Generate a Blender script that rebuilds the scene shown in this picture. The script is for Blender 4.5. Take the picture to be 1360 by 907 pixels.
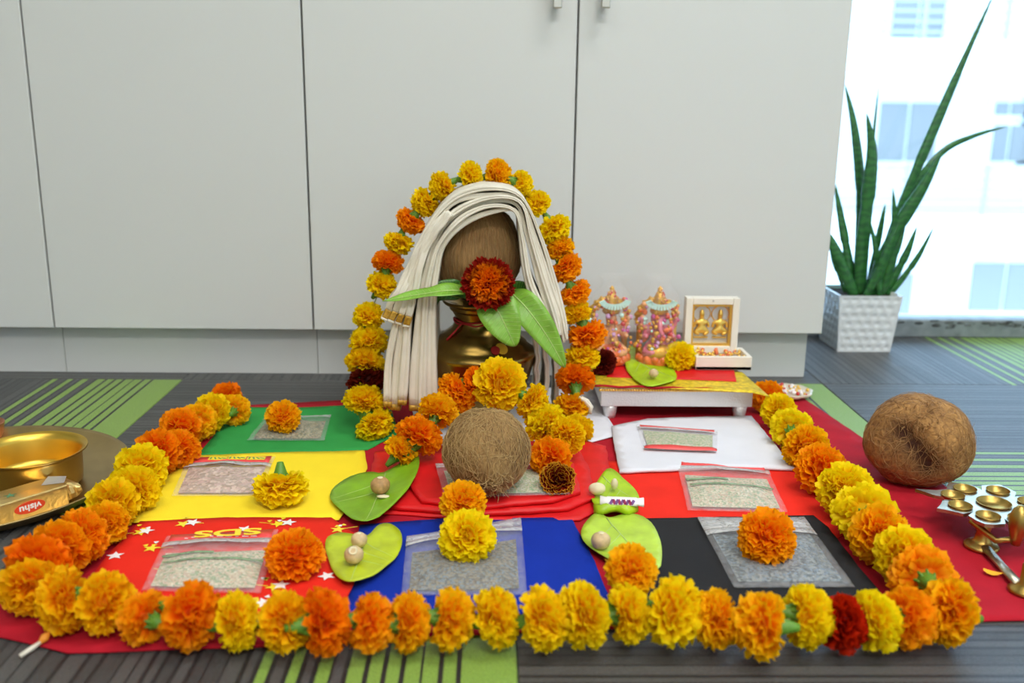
import bpy, bmesh, math, random
from mathutils import Vector, Matrix, noise, Quaternion
from mathutils.geometry import delaunay_2d_cdt
for o in list(bpy.data.objects): bpy.data.objects.remove(o)
C = bpy.context.scene.collection
SC = bpy.context.scene
PI = math.pi
# ------------------------------------------------------------------ camera
FPX, PITCH, ROLL, YAW, CH = 1266.1, 0.2435, 0.0131, 0.0231, 0.42
CF = Vector((math.sin(YAW)*math.cos(PITCH), math.cos(YAW)*math.cos(PITCH), -math.sin(PITCH)))
_R0 = Vector((math.cos(YAW), -math.sin(YAW), 0)); _U0 = _R0.cross(CF)
CR = math.cos(ROLL)*_R0 + math.sin(ROLL)*_U0
CU = -math.sin(ROLL)*_R0 + math.cos(ROLL)*_U0
cd = bpy.data.cameras.new('camera'); cam = bpy.data.objects.new('camera', cd); C.objects.link(cam)
cd.sensor_width = 36; cd.lens = 36*FPX/1360; cd.clip_start = .01; cd.clip_end = 200
M = Matrix((CR, CU, -CF)).transposed().to_4x4(); M.translation = Vector((0, 0, CH)); cam.matrix_world = M
cd.dof.use_dof = True; cd.dof.focus_distance = 1.06; cd.dof.aperture_fstop = 4.5
SC.camera = cam
SC.view_settings.view_transform = 'Standard'; SC.view_settings.look = 'None'
SC.view_settings.gamma = 1; SC.view_settings.exposure = 0.12; SC.view_settings.use_curve_mapping = False
# ------------------------------------------------------------------ sky and lights
w = bpy.data.worlds.new('sky'); SC.world = w; w.use_nodes = True
bg = w.node_tree.nodes['Background']
bg.inputs[0].default_value = (0.46, 0.71, 1.0, 1); bg.inputs[1].default_value = 7.5
def area(name, loc, rot, sx, sy, power, col):
    l = bpy.data.lights.new(name, 'AREA'); l.shape = 'RECTANGLE'; l.size = sx; l.size_y = sy; l.energy = power; l.color = col
    o = bpy.data.objects.new(name, l); C.objects.link(o); o.location = loc; o.rotation_euler = rot; return o
WARM = (1.0, .965, .90)
area('ceiling_panel_light', (0.9, 0.35, 2.6), (0, 0, 0), 1.2, .6, 30, WARM)
area('ceiling_panel_light', (-0.7, -0.3, 2.6), (0, 0, 0), 1.2, .6, 12, WARM)
area('ceiling_panel_light', (0.6, -1.6, 2.6), (0, 0, 0), 1.2, .6, 66, WARM)
po = area('window_portal', (1.75, 1.80, 1.35), (-PI/2, 0, 0), 2.5, 2.7, 1, (1, 1, 1)); po.data.cycles.is_portal = True
# ------------------------------------------------------------------ projection helpers (pixel of the 1360x907 photo -> world point)
def ray(x, y): return CF + CR*((x-680)/FPX) - CU*((y-453.5)/FPX)
CAM = Vector((0, 0, CH))
def P(x, y, z=0.0): d = ray(x, y); return CAM + d*((z-CH)/d.z)
def PY(x, y, Y): d = ray(x, y); return CAM + d*(Y/d.y)
def mpp(p): return (Vector(p)-CAM).dot(CF)/FPX            # metres per pixel at a point
# ------------------------------------------------------------------ materials
def nt(name):
    m = bpy.data.materials.new(name); m.use_nodes = True; return m, m.node_tree, m.node_tree.nodes['Principled BSDF']
def mat(name, col, rough=.5, metal=0, nscale=0, namt=.12, bump=0, bscale=200, spec=.5, sub=0, coat=0, alpha=1, trans=0, sheen=0, coord='Object', stretch=None):
    m, t, b = nt(name); L = t.links
    b.inputs['Base Color'].default_value = (*col, 1); b.inputs['Roughness'].default_value = rough; b.inputs['Metallic'].default_value = metal
    b.inputs['Specular IOR Level'].default_value = spec; b.inputs['Coat Weight'].default_value = coat
    b.inputs['Alpha'].default_value = alpha; b.inputs['Transmission Weight'].default_value = trans
    b.inputs['Sheen Weight'].default_value = sheen
    if sub: b.inputs['Subsurface Weight'].default_value = sub; b.inputs['Subsurface Scale'].default_value = .01
    if nscale or bump:
        tc = t.nodes.new('ShaderNodeTexCoord'); mp = t.nodes.new('ShaderNodeMapping'); L.new(tc.outputs[coord], mp.inputs[0])
        if stretch: mp.inputs['Scale'].default_value = stretch
    if nscale:
        n = t.nodes.new('ShaderNodeTexNoise'); n.inputs['Scale'].default_value = nscale; n.inputs['Detail'].default_value = 4
        L.new(mp.outputs[0], n.inputs[0])
        r = t.nodes.new('ShaderNodeValToRGB'); L.new(n.outputs[0], r.inputs[0])
        r.color_ramp.elements[0].position = .3; r.color_ramp.elements[1].position = .7
        r.color_ramp.elements[0].color = (*[c*(1-namt) for c in col], 1); r.color_ramp.elements[1].color = (*[min(1, c*(1+namt)) for c in col], 1)
        L.new(r.outputs[0], b.inputs['Base Color'])
    if bump:
        n2 = t.nodes.new('ShaderNodeTexNoise'); n2.inputs['Scale'].default_value = bscale; n2.inputs['Detail'].default_value = 3
        L.new(mp.outputs[0], n2.inputs[0]); bp = t.nodes.new('ShaderNodeBump'); bp.inputs['Strength'].default_value = bump; bp.inputs['Distance'].default_value = .001
        L.new(n2.outputs[0], bp.inputs['Height']); L.new(bp.outputs[0], b.inputs['Normal'])
    return m
def petal_mat(name, tip, base, rim=None, edge=None):
    m, t, b = nt(name); L = t.links; N = t.nodes
    a = N.new('ShaderNodeAttribute'); a.attribute_name = 'tip'
    r = N.new('ShaderNodeValToRGB'); r.color_ramp.elements[0].position = .45; r.color_ramp.elements[0].color = (*base, 1)
    r.color_ramp.elements[1].position = .9; r.color_ramp.elements[1].color = (*tip, 1)
    if edge: e = r.color_ramp.elements.new(.97); r.color_ramp.elements[1].color = (*tip, 1); e.color = (*edge, 1)
    L.new(a.outputs['Fac'], r.inputs[0]); out = r.outputs[0]
    if rim:
        a2 = N.new('ShaderNodeAttribute'); a2.attribute_name = 'ang'
        mr = N.new('ShaderNodeMapRange'); mr.inputs[1].default_value = .20; mr.inputs[2].default_value = .34; L.new(a2.outputs['Fac'], mr.inputs[0])
        mx = N.new('ShaderNodeMix'); mx.data_type = 'RGBA'; L.new(mr.outputs[0], mx.inputs[0]); L.new(out, mx.inputs[6]); mx.inputs[7].default_value = (*rim, 1); out = mx.outputs[2]
    oi = N.new('ShaderNodeObjectInfo'); hs = N.new('ShaderNodeHueSaturation')
    mr = N.new('ShaderNodeMapRange'); mr.inputs[3].default_value = .492; mr.inputs[4].default_value = .508; L.new(oi.outputs['Random'], mr.inputs[0])
    L.new(mr.outputs[0], hs.inputs['Hue']); L.new(out, hs.inputs['Color'])
    L.new(hs.outputs[0], b.inputs['Base Color']); b.inputs['Roughness'].default_value = .6; b.inputs['Specular IOR Level'].default_value = .2
    tr = N.new('ShaderNodeBsdfTranslucent'); L.new(hs.outputs[0], tr.inputs[0])
    ms = N.new('ShaderNodeMixShader'); ms.inputs[0].default_value = .42; L.new(b.outputs[0], ms.inputs[1]); L.new(tr.outputs[0], ms.inputs[2])
    L.new(ms.outputs[0], N['Material Output'].inputs[0]); return m
PM = {'Y': petal_mat('yellow_petals', (1, .78, .004), (1, .56, .0)),
      'G': petal_mat('golden_petals', (1, .58, .003), (1, .34, .0)),
      'O': petal_mat('orange_petals', (1, .40, .002), (1, .20, .0)),
      'D': petal_mat('deep_orange_petals', (1, .30, .0), (.9, .13, .0)),
      'R': petal_mat('red_orange_petals', (.62, .045, .0), (.30, .01, .0)),
      'M': petal_mat('maroon_petals', (.16, .012, .004), (.07, .003, .002)),
      'E': petal_mat('maroon_petals_with_gold_edge', (.22, .008, .002), (.12, .003, .002), edge=(.8, .40, .02)),
      'C': petal_mat('crimson_petals_with_orange_centre', (1, .28, .0), (.8, .08, .0), rim=(.36, .006, .002))}
m_calyx = mat('calyx_green', (.10, .25, .02), .5, nscale=60, namt=.3)
m_string = mat('cotton_string', (.25, .30, .10), .8)
def plastic(name, tint=(.95, .96, 1), dens=.11, rough=.12):
    m, t, b = nt(name); L = t.links; N = t.nodes
    b.inputs['Base Color'].default_value = (*tint, 1); b.inputs['Roughness'].default_value = rough; b.inputs['Specular IOR Level'].default_value = .7
    tc = N.new('ShaderNodeTexCoord'); n = N.new('ShaderNodeTexNoise'); n.inputs['Scale'].default_value = 90; n.inputs['Detail'].default_value = 3; n.inputs['Distortion'].default_value = 1.5
    L.new(tc.outputs['Object'], n.inputs[0]); bp = N.new('ShaderNodeBump'); bp.inputs['Strength'].default_value = .8; bp.inputs['Distance'].default_value = .002
    L.new(n.outputs[0], bp.inputs['Height']); L.new(bp.outputs[0], b.inputs['Normal'])
    tr = N.new('ShaderNodeBsdfTransparent'); ms = N.new('ShaderNodeMixShader')
    mr = N.new('ShaderNodeMapRange'); mr.inputs[1].default_value = .35; mr.inputs[2].default_value = .7; mr.inputs[3].default_value = dens*.6; mr.inputs[4].default_value = dens*1.5
    L.new(n.outputs[0], mr.inputs[0]); L.new(mr.outputs[0], ms.inputs[0])
    L.new(tr.outputs[0], ms.inputs[1]); L.new(b.outputs[0], ms.inputs[2]); L.new(ms.outputs[0], N['Material Output'].inputs[0]); return m
def speckle(name, cols, scale=450, rough=.55, bump=.6):
    m, t, b = nt(name); L = t.links; N = t.nodes
    tc = N.new('ShaderNodeTexCoord'); v = N.new('ShaderNodeTexVoronoi'); v.inputs['Scale'].default_value = scale; L.new(tc.outputs['Object'], v.inputs[0])
    sx = N.new('ShaderNodeSeparateColor'); L.new(v.outputs['Color'], sx.inputs[0])
    r = N.new('ShaderNodeValToRGB'); r.color_ramp.interpolation = 'CONSTANT'; L.new(sx.outputs[0], r.inputs[0])
    for i, c in enumerate(cols):
        e = r.color_ramp.elements[i] if i < 2 else r.color_ramp.elements.new(i/len(cols))
        e.position = i/len(cols); e.color = (*c, 1)
    L.new(r.outputs[0], b.inputs['Base Color']); b.inputs['Roughness'].default_value = rough
    bp = N.new('ShaderNodeBump'); bp.inputs['Strength'].default_value = bump; bp.inputs['Distance'].default_value = .002
    L.new(v.outputs['Distance'], bp.inputs['Height']); L.new(bp.outputs[0], b.inputs['Normal']); return m
def fibre_mat(name, c1, c2, stretch=(1, 1, .12), spot=None):
    m, t, b = nt(name); L = t.links; N = t.nodes
    tc = N.new('ShaderNodeTexCoord'); mp = N.new('ShaderNodeMapping'); mp.inputs['Scale'].default_value = stretch; L.new(tc.outputs['Object'], mp.inputs[0])
    n = N.new('ShaderNodeTexNoise'); n.inputs['Scale'].default_value = 420; n.inputs['Detail'].default_value = 5; n.inputs['Distortion'].default_value = .6; L.new(mp.outputs[0], n.inputs[0])
    n2 = N.new('ShaderNodeTexNoise'); n2.inputs['Scale'].default_value = 28; L.new(tc.outputs['Object'], n2.inputs[0])
    ma = N.new('ShaderNodeMath'); ma.operation = 'MULTIPLY_ADD'; ma.inputs[1].default_value = .45; L.new(n2.outputs[0], ma.inputs[0])
    mb_ = N.new('ShaderNodeMath'); mb_.operation = 'MULTIPLY'; mb_.inputs[1].default_value = .6; L.new(n.outputs[0], mb_.inputs[0]); L.new(mb_.outputs[0], ma.inputs[2])
    r = N.new('ShaderNodeValToRGB'); r.color_ramp.elements[0].position = .38; r.color_ramp.elements[1].position = .66
    r.color_ramp.elements[0].color = (*c2, 1); r.color_ramp.elements[1].color = (*c1, 1); L.new(ma.outputs[0], r.inputs[0])
    out = r.outputs[0]
    a = N.new('ShaderNodeAttribute'); a.attribute_name = 'dark'
    mx = N.new('ShaderNodeMix'); mx.data_type = 'RGBA'; L.new(a.outputs['Fac'], mx.inputs[0]); L.new(out, mx.inputs[6]); mx.inputs[7].default_value = (.045, .014, .006, 1)
    L.new(mx.outputs[2], b.inputs['Base Color']); b.inputs['Roughness'].default_value = .8; b.inputs['Specular IOR Level'].default_value = .25
    bp = N.new('ShaderNodeBump'); bp.inputs['Strength'].default_value = .9; bp.inputs['Distance'].default_value = .002
    L.new(n.outputs[0], bp.inputs['Height']); L.new(bp.outputs[0], b.inputs['Normal']); return m
def leaf_mat(name, c1, scale=40, rough=.4, veins=0):
    m = mat(name, c1, rough, nscale=scale, namt=.2, bump=.25, bscale=140, spec=.5)
    return m
m_white = mat('cabinet_gloss_white', (.655, .665, .655), .24, coat=.15, spec=.45)
m_kick = mat('kick_board_white', (.60, .61, .60), .35)
m_wall = mat('painted_wall', (.72, .72, .70), .8, nscale=8, namt=.03)
m_ceil = mat('ceiling_tile', (.8, .8, .78), .9)
m_chrome = mat('brushed_steel', (.55, .53, .48), .3, 1)
m_brass = mat('brass', (.50, .33, .09), .36, 1, nscale=14, namt=.22, bump=.1, bscale=30)
m_brassD = mat('aged_kalash_brass', (.27, .175, .045), .27, 1, nscale=22, namt=.3, bump=.15, bscale=40)
m_brassT = mat('satin_tray_brass', (.46, .33, .14), .38, 1, nscale=18, namt=.15)
m_brassI = mat('bowl_inside_brass', (.78, .50, .08), .35, 1, nscale=10, namt=.1)
m_gold = mat('gold_leaf', (.95, .62, .14), .3, .9, bump=.5, bscale=260)
m_foil = mat('gold_foil', (.95, .68, .26), .28, .85, bump=.6, bscale=160)
m_copper = mat('copper', (.75, .32, .18), .3, 1)
m_silver = mat('embossed_silver_foil', (.80, .79, .80), .35, .55, bump=1, bscale=420)
m_black = mat('black', (.02, .02, .022), .5)
def cloth(name, c, n=.06): return mat(name, c, .85, nscale=30, namt=n, bump=.35, bscale=900, spec=.15)
m_crimson = cloth('crimson_cloth', (.42, .010, .022), .12)
m_green = cloth('green_cloth', (.035, .31, .065)); m_yel = cloth('yellow_cloth', (.98, .74, .03), .03)
m_redp = cloth('printed_red_cloth', (.78, .025, .012)); m_blue = cloth('blue_cloth', (.006, .030, .34))
m_blk = cloth('charcoal_cloth', (.022, .022, .024)); m_red = cloth('bright_red_cloth', (.83, .028, .015))
m_redf = mat('folded_red_satin', (.70, .010, .012), .5, nscale=30, namt=.1, spec=.35)
m_wht = cloth('white_cloth', (.74, .74, .80), .03)
m_cotton = mat('unbleached_cotton', (.76, .71, .60), .9, nscale=40, namt=.06, bump=.4, bscale=1200, spec=.1)
m_cgold = mat('gold_zari_border', (.48, .27, .03), .5, .3, nscale=300, namt=.3)
m_ybord = mat('yellow_brocade_border', (.80, .55, .02), .45, .25, nscale=160, namt=.35, bump=.5, bscale=300)
m_film = plastic('clear_film'); m_wrap = plastic('crinkled_wrap', dens=.055, rough=.05)
m_filmT = plastic('zip_strip_film', (.8, .8, .8), dens=.42)
m_rednut = mat('red_print', (.80, .06, .05), .4); m_yprint = mat('yellow_print', (.95, .72, .03), .5); m_wprint = mat('white_print', (.9, .85, .85), .5)
m_gprint = mat('green_print', (.10, .30, .08), .5); m_gpale = mat('faded_green_print', (.24, .36, .20), .5, nscale=200, namt=.4); m_vprint = mat('violet_print', (.30, .12, .50), .5)
m_betel = leaf_mat('betel_green', (.20, .40, .012)); m_betelY = leaf_mat('betel_yellow_green', (.46, .55, .015)); m_betelL = leaf_mat('betel_light_green', (.44, .62, .05))
m_betelF = leaf_mat('betel_lime', (.38, .58, .01))
m_mango = leaf_mat('mango_leaf', (.20, .42, .04)); m_mangoD = leaf_mat('dark_mango_leaf', (.03, .12, .012)); m_rib = mat('leaf_midrib', (.45, .60, .20), .5)
m_nut = mat('areca_nut_brown', (.45, .26, .10), .6, nscale=160, namt=.35); m_nutL = mat('pale_areca_nut', (.62, .45, .24), .6, nscale=160, namt=.2)
m_almond = mat('peeled_clove_cream', (.75, .66, .42), .5, nscale=60, namt=.15)
# ------------------------------------------------------------------ object helpers
def link(name, mesh, parent=None, loc=None):
    o = bpy.data.objects.new(name, mesh); C.objects.link(o)
    if parent: o.parent = parent
    if loc is not None: o.location = loc
    return o
class MB:
    def __init__(s): s.v = []; s.f = []; s.mi = []; s.at = {}
    def add(s, vs, fs, mi=0):
        k = len(s.v); s.v += [tuple(v) for v in vs]; s.f += [tuple(i+k for i in f) for f in fs]; s.mi += [mi]*len(fs)
    def box(s, c, d, rz=0, mi=0, R=None):
        R = R or Matrix.Rotation(rz, 3, 'Z'); x, y, z = (q/2 for q in d); c = Vector(c)
        s.add([c+R@Vector(p) for p in [(-x,-y,-z),(x,-y,-z),(x,y,-z),(-x,y,-z),(-x,-y,z),(x,-y,z),(x,y,z),(-x,y,z)]],
              [(0,3,2,1),(4,5,6,7),(0,1,5,4),(1,2,6,5),(2,3,7,6),(3,0,4,7)], mi)
    def lathe(s, prof, n=48, c=(0,0,0), mi=0, cap=True):
        c = Vector(c); vs = []; fs = []
        for r, z in prof:
            for i in range(n): a = 2*PI*i/n; vs.append(c+Vector((r*math.cos(a), r*math.sin(a), z)))
        for j in range(len(prof)-1):
            for i in range(n): i2 = (i+1) % n; fs.append((j*n+i, j*n+i2, (j+1)*n+i2, (j+1)*n+i))
        if cap: fs.append(tuple(range(n))[::-1]); fs.append(tuple((len(prof)-1)*n+i for i in range(n)))
        s.add(vs, fs, mi)
    def tube(s, pts, r, n=8, mi=0, cap=True, flat=1, up=None):
        pts = [Vector(p) for p in pts]; k = len(pts); rs = r if isinstance(r, (list, tuple)) else [r]*k; vs = []; fs = []
        u = None
        for i, p in enumerate(pts):
            t = (pts[min(i+1, k-1)]-pts[max(i-1, 0)]).normalized()
            if up is not None: u = (Vector(up)-t*Vector(up).dot(t)).normalized()
            elif u is None: u = t.orthogonal().normalized()
            else: u = (u-t*u.dot(t)).normalized()
            w_ = t.cross(u)
            for j in range(n): a = 2*PI*j/n; vs.append(p+u*(math.cos(a)*rs[i]*flat)+w_*(math.sin(a)*rs[i]))
        for i in range(k-1):
            for j in range(n): j2 = (j+1) % n; fs.append((i*n+j, i*n+j2, (i+1)*n+j2, (i+1)*n+j))
        if cap: fs.append(tuple(range(n))[::-1]); fs.append(tuple((k-1)*n+j for j in range(n)))
        s.add(vs, fs, mi)
    def ball(s, c, r, nu=12, nv=8, mi=0, sc=(1,1,1), R=None):
        c = Vector(c); vs = [c+(R@Vector((0,0,-r*sc[2])) if R else Vector((0,0,-r*sc[2])))]; fs = []
        for j in range(1, nv):
            th = -PI/2+PI*j/nv
            for i in range(nu):
                a = 2*PI*i/nu; q = Vector((r*sc[0]*math.cos(th)*math.cos(a), r*sc[1]*math.cos(th)*math.sin(a), r*sc[2]*math.sin(th)))
                vs.append(c+(R@q if R else q))
        q = Vector((0,0,r*sc[2])); vs.append(c+(R@q if R else q)); T = len(vs)-1
        for i in range(nu):
            i2 = (i+1) % nu; fs.append((0, 1+i2, 1+i)); fs.append((T, T-nu+i, T-nu+i2))
            for j in range(nv-2): fs.append((1+j*nu+i, 1+j*nu+i2, 1+(j+1)*nu+i2, 1+(j+1)*nu+i))
        s.add(vs, fs, mi)
    def mesh(s, name, mats, smooth=True):
        me = bpy.data.meshes.new(name); me.from_pydata(s.v, [], s.f)
        for m in (mats if isinstance(mats, (list, tuple)) else [mats]): me.materials.append(m)
        me.polygons.foreach_set('material_index', s.mi)
        me.polygons.foreach_set('use_smooth', [smooth]*len(s.f))
        for k, vals in s.at.items():
            a = me.attributes.new(k, 'FLOAT', 'POINT'); a.data.foreach_set('value', vals)
        me.update(); return me
    def build(s, name, mats, parent=None, smooth=True, loc=None, bevel=0, org=None):
        if org is not None: o_ = Vector(org); s.v = [tuple(Vector(v)-o_) for v in s.v]
        o = link(name, s.mesh(name, mats, smooth), parent, loc)
        if bevel:
            b = o.modifiers.new('bevel', 'BEVEL'); b.width = bevel; b.segments = 2; b.limit_method = 'ANGLE'
            o.data.polygons.foreach_set('use_smooth', [False]*len(o.data.polygons))
        return o
def tag(o, label=None, cat=None, group=None, kind=None):
    if label: o['label'] = label
    if cat: o['category'] = cat
    if group: o['group'] = group
    if kind: o['kind'] = kind
    return o
def thing(name, label, cat, loc=(0,0,0), group=None, rz=0):
    o = bpy.data.objects.new(name, None); C.objects.link(o); o.location = loc; o.rotation_euler = (0, 0, rz); o.empty_display_size = .02
    return tag(o, label, cat, group)
def struct(o): o['kind'] = 'structure'; return o
# ------------------------------------------------------------------ room shell
BY = 1.745
mb = MB(); mb.box((0, -.35, -.02), (7, 4.2+.3, .03)); floor = struct(mb.build('floor', mat('floor_screed', (.12, .12, .12), .9), smooth=False))
# carpet tiles
def carpet_mat():
    m, t, b = nt('striped_carpet'); L = t.links; N = t.nodes
    tc = N.new('ShaderNodeTexCoord'); sp = N.new('ShaderNodeSeparateXYZ'); L.new(tc.outputs['Object'], sp.inputs[0])
    u = N.new('ShaderNodeMath'); u.operation = 'ADD'; u.inputs[1].default_value = .25; L.new(sp.outputs[0], u.inputs[0])
    rp = N.new('ShaderNodeValToRGB'); rp.color_ramp.interpolation = 'CONSTANT'
    sc = N.new('ShaderNodeMath'); sc.operation = 'MULTIPLY'; sc.inputs[1].default_value = 2; L.new(u.outputs[0], sc.inputs[0]); L.new(sc.outputs[0], rp.inputs[0])
    gn, gr, dk = (.20, .34, .045), (.060, .059, .056), (.004, .004, .005)
    gl = (.036, .036, .035)
    rnd = random.Random(5); seq = []; x = 0
    while x < .30:
        a = rnd.uniform(.006, .013); seq.append((x, gr if rnd.random() < .75 else gl)); x += a; seq.append((x, dk)); x += rnd.uniform(.0025, .0055)
    k = 0
    while x < .37: seq.append((x, gn)); x += .0085; seq.append((x, dk)); x += .0035; seq.append((x, gr)); x += .007; seq.append((x, dk)); x += .004
    while x < .455: seq.append((x, gn)); x += .0105; seq.append((x, dk)); x += .0038
    seq.append((x, gn)); seq.append((.4985, dk))
    # a ColorRamp holds 32 stops: chain several ramps over sub ranges
    cur = None; chunks = [seq[i:i+28] for i in range(0, len(seq), 28)]
    for ci, ch in enumerate(chunks):
        r = rp if ci == 0 else N.new('ShaderNodeValToRGB'); r.color_ramp.interpolation = 'CONSTANT'
        if ci: L.new(sc.outputs[0], r.inputs[0])
        els = r.color_ramp.elements; els.remove(els[1]); els[0].position = 0.0; els[0].color = (*ch[0][1], 1)
        for p_, c_ in ch[1:]: els.new(min(1, p_*2)).color = (*c_, 1)
        if cur is None: cur = r.outputs[0]
        else:
            g = N.new('ShaderNodeMath'); g.operation = 'GREATER_THAN'; g.inputs[1].default_value = ch[0][0]*2; L.new(sc.outputs[0], g.inputs[0])
            mx = N.new('ShaderNodeMix'); mx.data_type = 'RGBA'; L.new(g.outputs[0], mx.inputs[0]); L.new(cur, mx.inputs[6]); L.new(r.outputs[0], mx.inputs[7]); cur = mx.outputs[2]
    n = N.new('ShaderNodeTexNoise'); n.inputs['Scale'].default_value = 700; n.inputs['Detail'].default_value = 2; L.new(tc.outputs['Object'], n.inputs[0])
    mr = N.new('ShaderNodeMapRange'); mr.inputs[1].default_value = .3; mr.inputs[2].default_value = .7; mr.inputs[3].default_value = .6; mr.inputs[4].default_value = 1.5; L.new(n.outputs[0], mr.inputs[0])
    mm = N.new('ShaderNodeMix'); mm.data_type = 'RGBA'; mm.blend_type = 'MULTIPLY'; mm.inputs[0].default_value = 1; L.new(cur, mm.inputs[6]); L.new(mr.outputs[0], mm.inputs[7])
    L.new(mm.outputs[2], b.inputs['Base Color']); b.inputs['Roughness'].default_value = .47; b.inputs['Specular IOR Level'].default_value = .8
    b.inputs['Sheen Weight'].default_value = .12; b.inputs['Sheen Roughness'].default_value = .4
    bw = N.new('ShaderNodeRGBToBW'); L.new(cur, bw.inputs[0]); ad = N.new('ShaderNodeMath'); ad.operation = 'MULTIPLY_ADD'; ad.inputs[1].default_value = 5; L.new(bw.outputs[0], ad.inputs[0]); L.new(n.outputs[0], ad.inputs[2])
    bp = N.new('ShaderNodeBump'); bp.inputs['Strength'].default_value = .7; bp.inputs['Distance'].default_value = .0015; L.new(ad.outputs[0], bp.inputs['Height']); L.new(bp.outputs[0], b.inputs['Normal'])
    return m
m_carpet = carpet_mat()
mb = MB(); e = .2496; mb.add([(-e,-e,-.006),(e,-e,-.006),(e,e,-.006),(-e,e,-.006),(-e,-e,-.001),(e,-e,-.001),(e,e,-.001),(-e,e,-.001),(-e+.001,-e+.001,0),(e-.001,-e+.001,0),(e-.001,e-.001,0),(-e+.001,e-.001,0)],
   [(0,1,5,4),(1,2,6,5),(2,3,7,6),(3,0,4,7),(4,5,9,8),(5,6,10,9),(6,7,11,10),(7,4,8,11),(8,9,10,11)])
tile_me = mb.mesh('carpet_tile', m_carpet, False)
X0, Y0 = .0225, .43
for i in range(-6, 7):
    for j in range(-5, 3):
        cx, cy = X0+.25+.5*i, Y0+.25+.5*j
        if cx-.25 < -3.3 or cx+.25 > 3.4: continue
        t_ = link('carpet_tile', tile_me, floor, (cx, cy, 0))
        if (i+j) % 2 == 0: t_.rotation_euler = (0, 0, -PI/2 if cy < 1.45 else PI/2)        # stripes across, green band at the near edge
# walls, ceiling
def wall(name, c, d, m=m_wall): mb = MB(); mb.box(c, d); return struct(mb.build(name, m, smooth=False))
wall('wall_back', (-1.38, BY+.06, 1.35), (3.84, .12, 2.7))
wall('wall_left', (-3.3, -.4, 1.35), (.1, 4.4, 2.7)); wall('wall_right', (3.35, -.4, 1.35), (.1, 4.4, 2.7)); wall('wall_front', (0, -2.6, 1.35), (6.8, .1, 2.7))
cl = wall('ceiling', (0, -.4, 2.76), (6.8, 4.6, .1), m_ceil)
# window: frame with sill, mullions and panes
m_frame = mat('grey_window_frame', (.22, .25, .26), .5, .2, nscale=40, namt=.25)
win = MB(); win.box((1.93, BY+.03, .0175), (2.78, .06, .035)); win.box((1.93, BY+.03, 2.66), (2.78, .06, .08))
for x in (.57, 1.55, 2.45, 3.27): win.box((x, BY+.03, 1.35), (.05, .058, 2.7))
window = struct(win.build('window_1', m_frame, smooth=False, bevel=.003))
m_stain = mat('mineral_stain', (.10, .11, .11), .9, nscale=60, namt=.7)
gm, gt, gb = nt('window_glass'); gN = gt.nodes; tr = gN.new('ShaderNodeBsdfTransparent'); tr.inputs[0].default_value = (.93, .97, 1, 1)
gl = gN.new('ShaderNodeBsdfGlossy'); gl.inputs['Roughness'].default_value = .03; fr = gN.new('ShaderNodeFresnel'); fr.inputs[0].default_value = 1.35
ms = gN.new('ShaderNodeMixShader'); gt.links.new(fr.outputs[0], ms.inputs[0]); gt.links.new(tr.outputs[0], ms.inputs[1]); gt.links.new(gl.outputs[0], ms.inputs[2]); gt.links.new(ms.outputs[0], gN['Material Output'].inputs[0])
for a, b_ in ((.595, 1.525), (1.575, 2.425), (2.475, 3.245)):
    mb = MB(); mb.box(((a+b_)/2, BY+.03, 1.33), (b_-a, .006, 2.58)); mb.build('pane', gm, window, smooth=False)
mb = MB(); rr = random.Random(3)
for k in range(46):
    x = rr.uniform(.75, 1.15); z = rr.uniform(.020, .033)
    mb.ball((x, BY-.0003, z), rr.uniform(.002, .007), 7, 4, sc=(1.6, .06, .5))
tag(mb.build('stain', m_stain, window), 'dark weathering stains on the grey frame', kind='stuff')
# ------------------------------------------------------------------ cabinets
YD, YK, ZB, ZT = 1.44, 1.462, .0, .80
zb = PY(415, 438, YD).z
xs = [PY(26, 0, YD).x, PY(398, 0, YD).x, PY(767, 0, YD).x, PY(1134, 0, YD).x]
wd = (xs[3]-xs[0])/3; xs = [xs[3]-wd*k for k in range(6, -1, -1)]
labs = ['white cabinet bay farthest left, door edge just entering the frame', 'white cabinet bay left of the draped pot, with wide plain door', 'white cabinet bay directly behind the marigold arch', 'rightmost white cabinet bay, behind the figurines and beside the window']
pairs = [(0, 2), (2, 4), (4, 6)]
cabl = ['white glossy cabinet beyond the left edge of the frame', 'white glossy cabinet on the left, two plain doors', 'white glossy cabinet behind the marigold arch and figurines, ends beside the window plant']
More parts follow.
